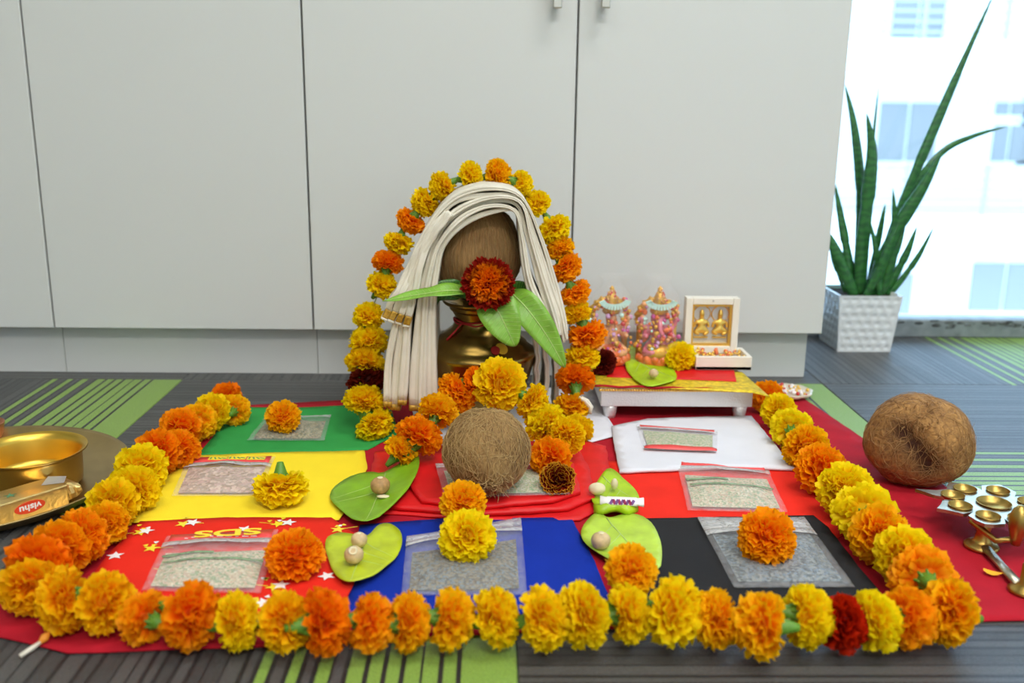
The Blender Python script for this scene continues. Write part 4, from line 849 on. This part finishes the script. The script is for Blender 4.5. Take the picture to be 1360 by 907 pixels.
def figurine(label, base, H, body_m, rz, trunk, seed):
    t = thing('deity_figurine', label, 'figurine', base, 'wrapped deity figurines on the stool', rz); s = H/.12; rnd = random.Random(seed)
    mb = MB(); mb.lathe([(.026, 0), (.030, .004), (.028, .010), (.024, .014)], 28); mb.v = [(x*s*1.05, y*s*.8, z*s) for x, y, z in mb.v]
    for k in range(14):
        a = 2*PI*k/14; mb.ball((.027*math.cos(a)*s, .021*math.sin(a)*s, .010*s), .0065*s, 8, 6, sc=(1, .7, 1.1))
    mb.build('lotus_base', m_or, t)
    J = [((0, 0, .022), .013), ((0, -.001, .036), .013), ((0, 0, .052), .012), ((0, 0, .060), .006), ((0, -.002, .070), .0105), ((0, -.003, .078), .008),
         ((.016, -.006, .022), .009), ((.022, -.014, .020), .007), ((.004, -.020, .019), .005), ((-.016, -.006, .022), .009), ((-.022, -.014, .020), .007), ((-.004, -.020, .021), .005),
         ((.014, -.001, .054), .006), ((.022, -.006, .042), .0048), ((.020, -.018, .048), .0038), ((-.014, -.001, .054), .006), ((-.022, -.006, .042), .0048), ((-.020, -.018, .048), .0038),
         ((.024, .002, .060), .0045), ((.027, -.004, .074), .0035), ((-.024, .002, .060), .0045), ((-.027, -.004, .074), .0035)]
    Ed = [(0,1),(1,2),(2,3),(3,4),(4,5),(0,6),(6,7),(7,8),(0,9),(9,10),(10,11),(2,12),(12,13),(13,14),(2,15),(15,16),(16,17),(12,18),(18,19),(15,20),(20,21)]
    if trunk:
        k = len(J); J += [((0, -.014, .066), .0045), ((0, -.018, .056), .0038), ((.005, -.020, .048), .003), ((.013, .001, .072), .006), ((-.013, .001, .072), .006)]; Ed += [(4, k), (k, k+1), (k+1, k+2), (4, k+3), (4, k+4)]
    skin_body('body', Ed, J, body_m, t, s)
    mb = MB(); mb.lathe([(.024, .014), (.026, .020), (.020, .028), (.014, .033)], 24); mb.v = [(x*s, y*s*.85-.003*s, z*s) for x, y, z in mb.v]; mb.build('robe', m_gp if trunk else m_or, t)
    mb = MB(); mb.lathe([(.012, .078), (.014, .082), (.012, .086), (.0125, .090), (.009, .098), (.0095, .101), (.006, .108), (.003, .113), (.004, .116), (.0005, .120)], 20); mb.v = [(x*s, y*s, z*s) for x, y, z in mb.v]; mb.build('crown', m_gp, t)
    mb = MB()
    for k in range(13):
        a = PI*(1.12+.76*k/12); a2 = PI*(1.12+.76*(k+1)/12); mb.box((.021*math.cos(a)*s, -.019*s, (.104+.013*math.sin(a))*s), (.0034*s, .003*s, .0085*s), R=Matrix.Rotation(-(a+PI/2), 3, 'Y'))
    mb.build('mirror_crescent', m_teal, t, False)
    mb = MB()
    for k in range(26):
        zc_ = rnd.uniform(.093, .117); rc_ = max(.0015, .0135*(.121-zc_)/.028); a = rnd.uniform(PI*1.05, PI*1.95); mb.ball((rc_*math.cos(a)*s, rc_*math.sin(a)*s, zc_*s), rnd.uniform(.0012, .0022)*s, 7, 5, mi=k % 3)
    o = mb.build('crown_bead', [m_peach, m_redb, m_gp], t); o['kind'] = 'stuff'
    # halo: scalloped arch behind
    mb = MB(); n = 28; vs = []
    for i in range(n+1):
        a = PI*i/n; rr_ = (.030+.0016*math.cos(i*2.2))*s; x = math.cos(a)*rr_*1.15; z = .064*s+math.sin(a)*rr_*1.25
        vs += [(x, .014*s, z), (x*.72, .010*s, .064*s+(z-.064*s)*.72), (x, .018*s, z)]
    F_ = [(3*i, 3*i+3, 3*i+4, 3*i+1) for i in range(n)]+[(3*i, 3*i+2, 3*i+5, 3*i+3) for i in range(n)]
    mb.add(vs, F_); mb.box((.026*s, .014*s, .036*s), (.009*s, .004*s, .06*s)); mb.box((-.026*s, .014*s, .036*s), (.009*s, .004*s, .06*s)); mb.build('halo', m_gp, t)
    for nm, mm, cnt in (('magenta_bead', m_mag, 12), ('lilac_bead', m_lil, 18), ('gold_bead', m_gp, 50), ('orange_bead', m_or, 26), ('red_bead', m_redb, 12), ('peach_bead', m_peach, 12), ('teal_bead', m_teal, 6)):
        mb = MB()
        for k in range(cnt):
            z = rnd.uniform(.016, .100); wz = .034*(1-.2*max(0, (z-.06)/.04)); x = rnd.uniform(-wz, wz); y = -.013-.008*(1-abs(x)/wz)*(1 if z < .06 else .1)+(.012 if abs(x) > .018 else 0)
            if z > .082 and abs(x) < .016: continue
            mb.ball((x*s, y*s, z*s), rnd.uniform(.0018, .0042)*s, 8, 6)
        o = mb.build(nm, mm, t); o['kind'] = 'stuff'
    # clear wrap
    mb = MB(); n = 36; prof = [(.030, .001), (.036, .012), (.038, .04), (.037, .07), (.034, .095), (.026, .112), (.016, .122), (.014, .127), (.022, .137)]
    mb.lathe(prof, n, cap=False); mb.v = [(x*s*(1+.10*noise.noise(Vector((x*60, y*60, z*70)))), y*s*.72*(1+.14*noise.noise(Vector((x*70, y*60, z*90+4)))), z*s) for x, y, z in mb.v]
    mb.build('clear_wrap', m_wrap, t)
    return t
p = P(873, 478, TZ); p2 = P(810, 478, TZ); p.y = p2.y = 1.345
pR = PY(873, 480, 1.345); pL = PY(810, 480, 1.345)
figurine('ornate pink and orange deity figurine in clear wrap, nearer the white box', (pR.x, 1.352, TZ), .116, m_skin, 0, True, 3)
figurine('ornate peach and orange deity figurine in clear wrap, partly behind the marigold arch', (pL.x, 1.352, TZ), .116, m_peach, .15, False, 6)
# ------------------------------------------------------------------ white keepsake box
m_ivory = mat('ivory_plastic', (.83, .79, .70), .35); BXY = 1.345
xa, xb = PY(922, 490, 1.325).x, PY(996, 490, 1.325).x; t = thing('white_box', 'open ivory box with two gold deity reliefs in its lid, on the stool', 'box', ((xa+xb)/2, 1.345, TZ)); s = (xb-xa)
mb = MB(); hh = .020; D_ = .056
mb.box((0, 0, .003), (s, D_, .006)); mb.box((0, -D_/2+.003, hh/2), (s, .006, hh)); mb.box((0, D_/2-.003, hh/2), (s, .006, hh)); mb.box((-s/2+.003, 0, hh/2), (.006, D_-.012, hh)); mb.box((s/2-.003, 0, hh/2), (.006, D_-.012, hh)); mb.build('tray', m_ivory, t, False, bevel=.001)
mb = MB(); rnd = random.Random(2)
for k in range(60): mb.ball((rnd.uniform(-s*.42, s*.42), rnd.uniform(-.018, .020), rnd.uniform(.012, .021)), rnd.uniform(.0016, .0034), 7, 5, mi=0 if rnd.random() < .75 else 1)
o = mb.build('gold_trinket', [m_gold, m_or], t); o['kind'] = 'stuff'
lw = (PY(981, 430, BXY+.02).x-PY(910, 430, BXY+.02).x); lh = PY(940, 397, BXY+.02).z-TZ-.012; lx = PY(945, 430, BXY+.02).x-(xa+xb)/2; ly = D_/2-.004; lz = .014+lh/2; fwid = .010
mb = MB(); mb.box((lx, ly+.008, lz), (lw, .004, lh)); mb.box((lx-lw/2+fwid/2, ly, lz), (fwid, .014, lh)); mb.box((lx+lw/2-fwid/2, ly, lz), (fwid, .014, lh)); mb.box((lx, ly, lz+lh/2-fwid/2), (lw-2*fwid, .014, fwid)); mb.box((lx, ly, lz-lh/2+fwid/2), (lw-2*fwid, .014, fwid)); mb.build('lid', m_ivory, t, False, bevel=.001)
iw, ih = lw-2*fwid, lh-2*fwid; mb = MB(); g = .0035
for q in ((lx-iw/2+g/2, lz, g, ih), (lx+iw/2-g/2, lz, g, ih), (lx, lz+ih/2-g/2, iw-2*g, g), (lx, lz-ih/2+g/2, iw-2*g, g)): mb.box((q[0], ly+.001, q[1]), (q[2], .008, q[3]))
mb.build('gold_frame', m_gold, t, False); mb = MB(); mb.box((lx, ly+.0045, lz), (iw-2*g, .002, ih-2*g)); mb.build('silver_panel', mat('satin_silver', (.62, .64, .68), .45, .6), t, False)
for sx_ in (-1, 1):
    c0 = Vector((lx+sx_*iw*.23, ly+.001, lz-ih*.32)); J = [((0, 0, .010), .0045), ((0, 0, .018), .0042), ((0, 0, .023), .002), ((0, 0, .027), .0034), ((0, 0, .033), .0016), ((.008, -.001, .007), .003), ((.002, -.002, .004), .0022), ((-.008, -.001, .007), .003), ((-.002, -.002, .005), .0022), ((.007, 0, .018), .002), ((.008, -.001, .012), .0018), ((-.007, 0, .018), .002), ((-.008, -.001, .012), .0018)]
    o = skin_body('deity_relief', [(0,1),(1,2),(2,3),(3,4),(0,5),(5,6),(0,7),(7,8),(1,9),(9,10),(1,11),(11,12)], [((x_*1.35, y_, z_*1.3), r_*1.3) for (x_, y_, z_), r_ in J], m_gold, t); o.location = c0
    mb = MB(); mb.box(c0+Vector((0, 0, .001)), (.020, .004, .002)); mb.build('relief_plinth', m_gold, t, False); mb = MB(); mb.lathe([(.009, 0), (.010, .001), (.009, .002)], 20, cap=False); vv = mb.v[-60:]; mb.v[-60:] = [tuple(c0+Vector((x*1.35, z+.001, y*1.3+.036))) for x, y, z in vv]; mb.build('relief_halo', m_gold, t, False)
mb = MB(); mb.ball((lx+.0, ly-.007, lz+lh/2-.004), .0014, 8, 6); mb.build('lid_stud', m_chrome, t)
# decorated dish behind the right garland
c = P(1048, 524, .004); t = thing('ornate_dish', 'small ornate cream and gold dish on the carpet corner behind the stool', 'dish', (c.x, c.y, .003)); mb = MB(); mb.lathe([(.020, 0), (.030, .003), (.034, .008), (.033, .009), (.028, .005), (.001, .004)], 36, cap=False); mb.v = [(x*(1.0+.05*math.cos(8*math.atan2(y, x))), y*(1+.05*math.cos(8*math.atan2(y, x))), z) for x, y, z in mb.v]; mb.build('saucer', mat('cream_enamel', (.75, .68, .55), .3, coat=.5), t)
mb = MB(); rnd = random.Random(5)
for k in range(70): a = rnd.uniform(0, 6.28); r_ = rnd.uniform(.004, .030); mb.ball((r_*math.cos(a), r_*math.sin(a), .007+.002*rnd.random()), rnd.uniform(.0012, .003), 7, 5, mi=rnd.choice([0, 0, 1, 2, 2]))
o = mb.build('bead_decoration', [m_gold, m_redb, m_wprint], t); o['kind'] = 'stuff'
# ------------------------------------------------------------------ brass tray, bowl, gold carton
pc = Vector((-.572, 1.0, .001)); t = thing('brass_tray', 'wide round brass tray at the left edge of the frame', 'tray', pc)
mb = MB(); R_ = (P(142, 648, .014)-Vector((pc.x, pc.y, .014))).length; mb.lathe([(.01, .0), (R_-.030, .0), (R_-.012, .004), (R_-.002, .013), (R_, .0145), (R_-.001, .0155), (R_-.006, .0135), (R_-.016, .007), (R_-.032, .0035), (.001, .003)], 96, cap=False); mb.build('dish', m_brassT, t)
c = P(40, 597, .046); t = thing('brass_bowl', 'deep brass bowl with flared rim standing on the tray', 'bowl', (c.x, c.y, .0048)); Rb = (P(108, 600, .046)-c).length
mb = MB(); prof = [(.02, .0), (Rb*.78, .0), (Rb*.86, .004), (Rb*.875, .012), (Rb*.885, .034), (Rb*.92, .039), (Rb*1.0, .0412), (Rb*.995, .0425)]; mb.lathe(prof, 80, cap=False); mb.build('outer_wall', m_brass, t)
mb = MB(); mb.lathe([(Rb*.995, .0425), (Rb*.91, .0405), (Rb*.865, .034), (Rb*.855, .012), (Rb*.83, .006), (.001, .004)], 80, cap=False); mb.build('inner_wall', m_brassI, t)
# carton of incense wrapped in gold foil
zf = .006; a = P(100, 668, zf); b_ = P(0, 700, zf); d_ = (b_-a).normalized(); ang = math.atan2(d_.y, d_.x); L_ = .135; hgt = PY(0, 672, b_.y).z-zf; n_ = Vector((-d_.y, d_.x, 0)); 
if n_.y < 0: n_ = -n_
dep = .036; cc = a+d_*(L_/2+.006)+n_*(dep/2); cc.z = zf
t = thing('gold_carton', 'gold foil carton with red oval label lying on the brass tray', 'carton', cc, rz=ang-PI)
mb = MB(); mb.box((0, 0, hgt/2), (L_, dep, hgt)); mb.build('carton', m_foil, t, False, bevel=.0012)
mb = MB(); mb.lathe([(1, -.0003), (1, .0003)], 40); mb.v = [(x*.0155, -dep/2-.0004+z, y*.0062) for x, y, z in mb.v]; lx_ = L_/2+.006-(P(47, 676, zf+hgt/2)-a).to_2d().length; mb.build('red_oval', mat('label_red', (.75, .06, .02), .4), t, False, loc=(lx_, 0, hgt*.50))
Rm = Matrix(((1, 0, 0, lx_), (0, 0, -1, -dep/2-.0008), (0, 1, 0, hgt*.50), (0, 0, 0, 1)))
text_obj('vishu', .0095, m_wprint, t, Rm @ Matrix.Rotation(PI, 4, 'Z'), sx=1.15)
mb = MB(); rnd = random.Random(12); n = 14; vs = []
for j in range(6):
    for i in range(n):
        a_ = 2*PI*i/n; k = 1-.16*j/5; vs.append((L_/2+.0005+j*.0032+rnd.uniform(-.001, .001), math.copysign(abs(math.cos(a_))**.5, math.cos(a_))*dep*.48*k+rnd.uniform(-.0015, .0015)*(j > 0), hgt/2+math.copysign(abs(math.sin(a_))**.5, math.sin(a_))*hgt*.46*(k-.35*j/5)+rnd.uniform(-.001, .001)*(j > 0)))
mb.add(vs, [(j*n+i, j*n+(i+1) % n, (j+1)*n+(i+1) % n, (j+1)*n+i) for j in range(5) for i in range(n)]+[tuple(5*n+i for i in range(n))]); mb.build('crumpled_end', m_foil, t, False)
mb = MB(); mb.add([(L_*.36, 0, hgt+.0004), (L_*.5, -dep*.3, hgt+.0005), (L_*.5+.010, dep*.1, hgt+.001), (L_*.47, dep*.42, hgt+.002)], [(0, 1, 2, 3)]); mb.build('silver_lining', mat('silver_paper', (.75, .76, .78), .3, .6), t, False)
for k, cc_ in enumerate(((.10, .25, .12), (.12, .08, .35))):
    mb = MB(); flat_star(mb, Vector((L_*.12-.014*k, -.002+.004*k)), .007, 5, hgt+.0004+.0002*k, k); mb.build('flower_print', mat('dull_print', cc_, .5), t, False)
c = P(-19, 573, .015); t = thing('copper_cup', 'small copper cup just entering the frame behind the brass bowl', 'cup', (c.x, c.y, .0)); mb = MB(); mb.lathe([(.014, 0), (.018, .004), (.021, .018), (.0225, .026), (.022, .027), (.019, .018), (.001, .004)], 40, cap=False); mb.build('cup', m_copper, t)
# ------------------------------------------------------------------ brass lamp stand at right
c = P(1320, 669, .036); t = thing('brass_lamp', 'brass oil lamp with a ring of small cups, beside the right coconut', 'lamp', (c.x, c.y, .003)); o_ = t.location.copy(); zpl = .036-.003
angs = [108, 149, 190, 235, 280, 322, 4, 57]; rt = [.060, .074, .064, .058, .058, .060, .066, .060]; cups = [(math.radians(a), .038) for a in angs]
poly = []
for k, a in enumerate(angs):
    a2 = angs[(k+1) % 8]+(360 if (k+1) == 8 else 0); a_ = math.radians(a)
    for da, r_ in ((-.34, .049), (-.14, .055), (0, rt[k]), (.14, .055), (.34, .049)): poly.append(Vector((math.cos(a_+da)*r_, math.sin(a_+da)*r_)))
    am = math.radians((a+a2)/2) if k < 7 else math.radians(81); 
    poly.append(Vector((math.cos(am)*.036, math.sin(am)*.036)))
# order poly by angle
poly = sorted(poly, key=lambda v: math.atan2(v.y, v.x))
mb = MB(); holes = [(Vector((math.cos(a)*r_, math.sin(a)*r_)), .0112) for a, r_ in cups]+[(Vector((0, 0)), .0160)]
vs = list(poly); edges = [(i, (i+1) % len(poly)) for i in range(len(poly))]; 
for hc, hr in holes:
    k0 = len(vs); vs += [hc+Vector((math.cos(2*PI*i/18), math.sin(2*PI*i/18)))*hr for i in range(18)]; edges += [(k0+i, k0+(i+1) % 18) for i in range(18)]
r = delaunay_2d_cdt(vs, edges, [], 0, 1e-7); keep = []
for f in r[2]:
    c_ = sum((r[0][i] for i in f), Vector((0, 0)))/len(f)
    if inside(c_, poly) and not any((c_-hc).length < hr for hc, hr in holes): keep.append(tuple(f))
bm = bmesh.new(); bv = [bm.verts.new((v.x, v.y, zpl)) for v in r[0]]
for f in keep: bm.faces.new([bv[i] for i in f])
me = bpy.data.meshes.new('plate'); bm.to_mesh(me); bm.free(); me.materials.append(m_lamp := mat('pale_polished_brass', (.50, .45, .34), .32, 1, nscale=40, namt=.2)); o = link('plate', me, t); sm = o.modifiers.new('s', 'SOLIDIFY'); sm.thickness = .0035
for hc, hr in holes:
    mb = MB(); mb.lathe([(.001, -.0065), (hr*.6, -.0058), (hr*.92, -.003), (hr, .0), (hr*1.03, .0006), (hr*1.06, .0002)], 24, cap=False); mb.build('cup', m_brass, t, loc=(hc.x, hc.y, zpl+.0015))
foot = P(1303, 727, .003); top_ = PY(1309, 690, foot.y+.004); fo = Vector((foot.x, foot.y, .003))-o_
mb = MB(); mb.lathe([(.0155, 0), (.0165, .002), (.0150, .004), (.010, .006), (.0075, .009), (.0062, .016), (.0068, .022), (.0060, zpl-.002)], 28, c=fo); mb.build('column', m_brass, t)
mb = MB(); f2 = P(1356, 786, .003); f2 = Vector((f2.x, f2.y, .003))-o_; mb.tube([fo+Vector((0, 0, .004)), fo.lerp(f2, .5)+Vector((0, 0, .004)), f2+Vector((0, 0, .004))], [.0055, .0045, .0055], 12, flat=.6, up=(0, 0, 1)); mb.build('base_bar', m_lamp, t)
mb = MB(); mb.lathe([(.014, 0), (.015, .002), (.012, .004), (.006, .008), (.0055, .026), (.004, .028)], 24, c=f2+Vector((.004, 0, 0))); mb.build('foot', m_brass, t)
hp = PY(1352, 700, foot.y-.03)-o_; mb = MB(); mb.lathe([(.004, -.018), (.006, -.010), (.0085, 0), (.009, .010), (.006, .018), (.002, .022)], 20, c=hp); mb.tube([hp+Vector((0, 0, -.012)), hp+Vector((-.012, .012, -.020)), Vector((hp.x-.03, hp.y+.03, zpl-.004))], .003, 8); mb.build('handle_knob', m_brass, t)
# fallen petal, incense stub
c = P(1318, 763, .0035); mb = MB(); vs = []; 
for i in range(5):
    for j in range(4): u, v = i/4, j/3-.5; vs.append(((u-.5)*.016, v*.010*math.sin(PI*(u*.8+.15)), .0012+.002*(u-.5)**2*4+.0015*v*v))
mb.add(vs, [(i*4+j, (i+1)*4+j, (i+1)*4+j+1, i*4+j+1) for i in range(4) for j in range(3)]); o = mb.build('fallen_petal', mat('petal_yellow', (1, .45, .01), .6), loc=c); o.rotation_euler = (0, 0, -.5); tag(o, 'single yellow-orange petal fallen on the crimson cloth by the lamp', 'petal')
a, b_ = P(27, 873, .002), P(64, 852, .004); t = thing('cotton_wick', 'short white wick with orange end at the front left corner', 'wick', a); mb = MB(); mb.tube([(0, 0, .0012), (b_-a)*.4+Vector((0, 0, .002)), (b_-a)*.72+Vector((0, 0, .003))], [.0018, .0020, .0014], 8); mb.build('wick', m_cotton, t)
mb = MB(); mb.tube([(b_-a)*.70+Vector((0, 0, .003)), (b_-a)*.9+Vector((0, 0, .005)), (b_-a)*1.15+Vector((0, 0, .008))], [.0016, .0034, .0006], 8, flat=.4); mb.build('orange_tip', mat('petal_orange', (.85, .30, .02), .6), t)
# ------------------------------------------------------------------ snake plant in dimpled planter
a = P(1112, 467); b_ = P(1182, 467.5); PW = (b_-a).length; pcx = (a.x+b_.x)/2; pyf = (a.y+b_.y)/2; PH = PY(1150, 393, pyf-.006).z; TW = (PY(1190, 393, pyf-.006)-PY(1106, 393, pyf-.006)).length
pcy = pyf+PW/2; t = thing('planter', 'square white planter with dimpled sides between cabinet and window', 'planter', (pcx, pcy, .0)); m_pl = mat('glazed_white_ceramic', (.74, .76, .76), .28, coat=.3)
mb = MB(); K = 56
for sd in range(4):
    R = Matrix.Rotation(sd*PI/2, 3, 'Z'); vs = []
    for j in range(K+1):
        for i in range(K+1):
            u, v = i/K, j/K; wv = (PW+(TW-PW)*v)/2; row = v*7; off = .5*(int(row) % 2); cu = (u*6+off) % 1-.5; cv = row % 1-.5
            e_ = min(u, 1-u, v, 1-v); dm = max(0, 1-(cu*cu+cv*cv*1.3)*5.5)*(.0014 if e_ > .05 else 0)
            vs.append(R@Vector(((u-.5)*2*wv, -wv+dm, v*PH)))
    mb.add(vs, [(j*(K+1)+i, j*(K+1)+i+1, (j+1)*(K+1)+i+1, (j+1)*(K+1)+i) for j in range(K) for i in range(K)])
h1, h2_ = TW/2, TW/2-.005
mb.add([(-h1,-h1,PH),(h1,-h1,PH),(h1,h1,PH),(-h1,h1,PH),(-h2_,-h2_,PH),(h2_,-h2_,PH),(h2_,h2_,PH),(-h2_,h2_,PH),(-h2_,-h2_,PH-.02),(h2_,-h2_,PH-.02),(h2_,h2_,PH-.02),(-h2_,h2_,PH-.02)], [(0,1,5,4),(1,2,6,5),(2,3,7,6),(3,0,4,7),(4,5,9,8),(5,6,10,9),(6,7,11,10),(7,4,8,11)])
mb.build('pot', m_pl, t)
sg = MB(); sg.box((0, 0, PH-.012), (TW-.011, TW-.011, .012)); sg.build('soil', mat('potting_soil', (.05, .035, .025), 1, nscale=200, namt=.5, bump=1, bscale=300), t, False)
m_sp, tt_, bb = nt('banded_snake_plant_green'); N = tt_.nodes; L = tt_.links
tc = N.new('ShaderNodeTexCoord'); wv = N.new('ShaderNodeTexWave'); wv.wave_type = 'BANDS'; wv.bands_direction = 'Z'; wv.inputs['Scale'].default_value = 22; wv.inputs['Distortion'].default_value = 9; wv.inputs['Detail Scale'].default_value = 2; wv.inputs['Detail'].default_value = 3; L.new(tc.outputs['Object'], wv.inputs[0])
r = N.new('ShaderNodeValToRGB'); r.color_ramp.elements[0].color = (.018, .10, .026, 1); r.color_ramp.elements[1].color = (.035, .17, .035, 1); L.new(wv.outputs[0], r.inputs[0]); L.new(r.outputs[0], bb.inputs['Base Color']); bb.inputs['Roughness'].default_value = .32; bb.inputs['Coat Weight'].default_value = .2
sp_t = thing('snake_plant', 'snake plant with long pointed banded leaves growing in the white planter', 'plant', (pcx, pcy, PH-.006)); so = sp_t.location.copy()
L_list = [([(1160,392),(1175,340),(1205,255),(1243,165),(1280,80),(1320,-8)], 15, 0.0), ([(1162,392),(1175,335),(1205,262),(1250,203),(1295,180),(1338,168)], 10, .012), ([(1158,392),(1172,345),(1200,290),(1228,245),(1253,197)], 20, -.012),
  ([(1142,392),(1145,330),(1153,260),(1158,200),(1151,150)], 20, -.005), ([(1136,392),(1142,320),(1142,240),(1134,165),(1122,112)], 14, .01), ([(1148,392),(1150,280),(1158,200),(1167,115)], 6, .03), ([(1134,392),(1126,340),(1118,295),(1108,240)], 13, .0),
  ([(1135,394),(1122,362),(1108,330),(1098,305)], 17, -.02), ([(1170,393),(1184,345),(1188,300),(1186,250)], 12, -.01), ([(1176,393),(1186,350),(1196,318),(1205,284)], 9, .01), ([(1174,393),(1192,360),(1206,332),(1218,300)], 12, -.005),
  ([(1180,393),(1200,368),(1221,338),(1241,300)], 9, -.012), ([(1150,393),(1165,365),(1178,335),(1193,298)], 13, -.03), ([(1168,393),(1166,355),(1162,325),(1154,288)], 9, -.022), ([(1152,392),(1160,350),(1170,300),(1176,270)], 10, .02), ([(1126,392),(1118,370),(1108,345),(1102,325)], 10, .01)]
for pts, w_, dy in L_list:
    Yb = pcy+dy; n = len(pts); path = catmull([PY(x, y, Yb-.004*i*(1 if dy < 0 else -1)) for i, (x, y) in enumerate(pts)], 22); path[0].z = min(path[0].z, PH-.010); mw = w_*mpp(path[5])/2
    mb = MB(); rs = [mw*(.62+.38*math.sin(PI*min(1, (i/22)*1.6+.1)) if i/22 < .5 else (1-((i/22-.5)*2)**1.7)*.98+.02)*(1 if i/22 >= .5 else 1) for i in range(23)]
    mb.tube([p-so for p in path], rs, 12, flat=.55, up=(.15, -1, 0)); mb.build('leaf', m_sp, sp_t)
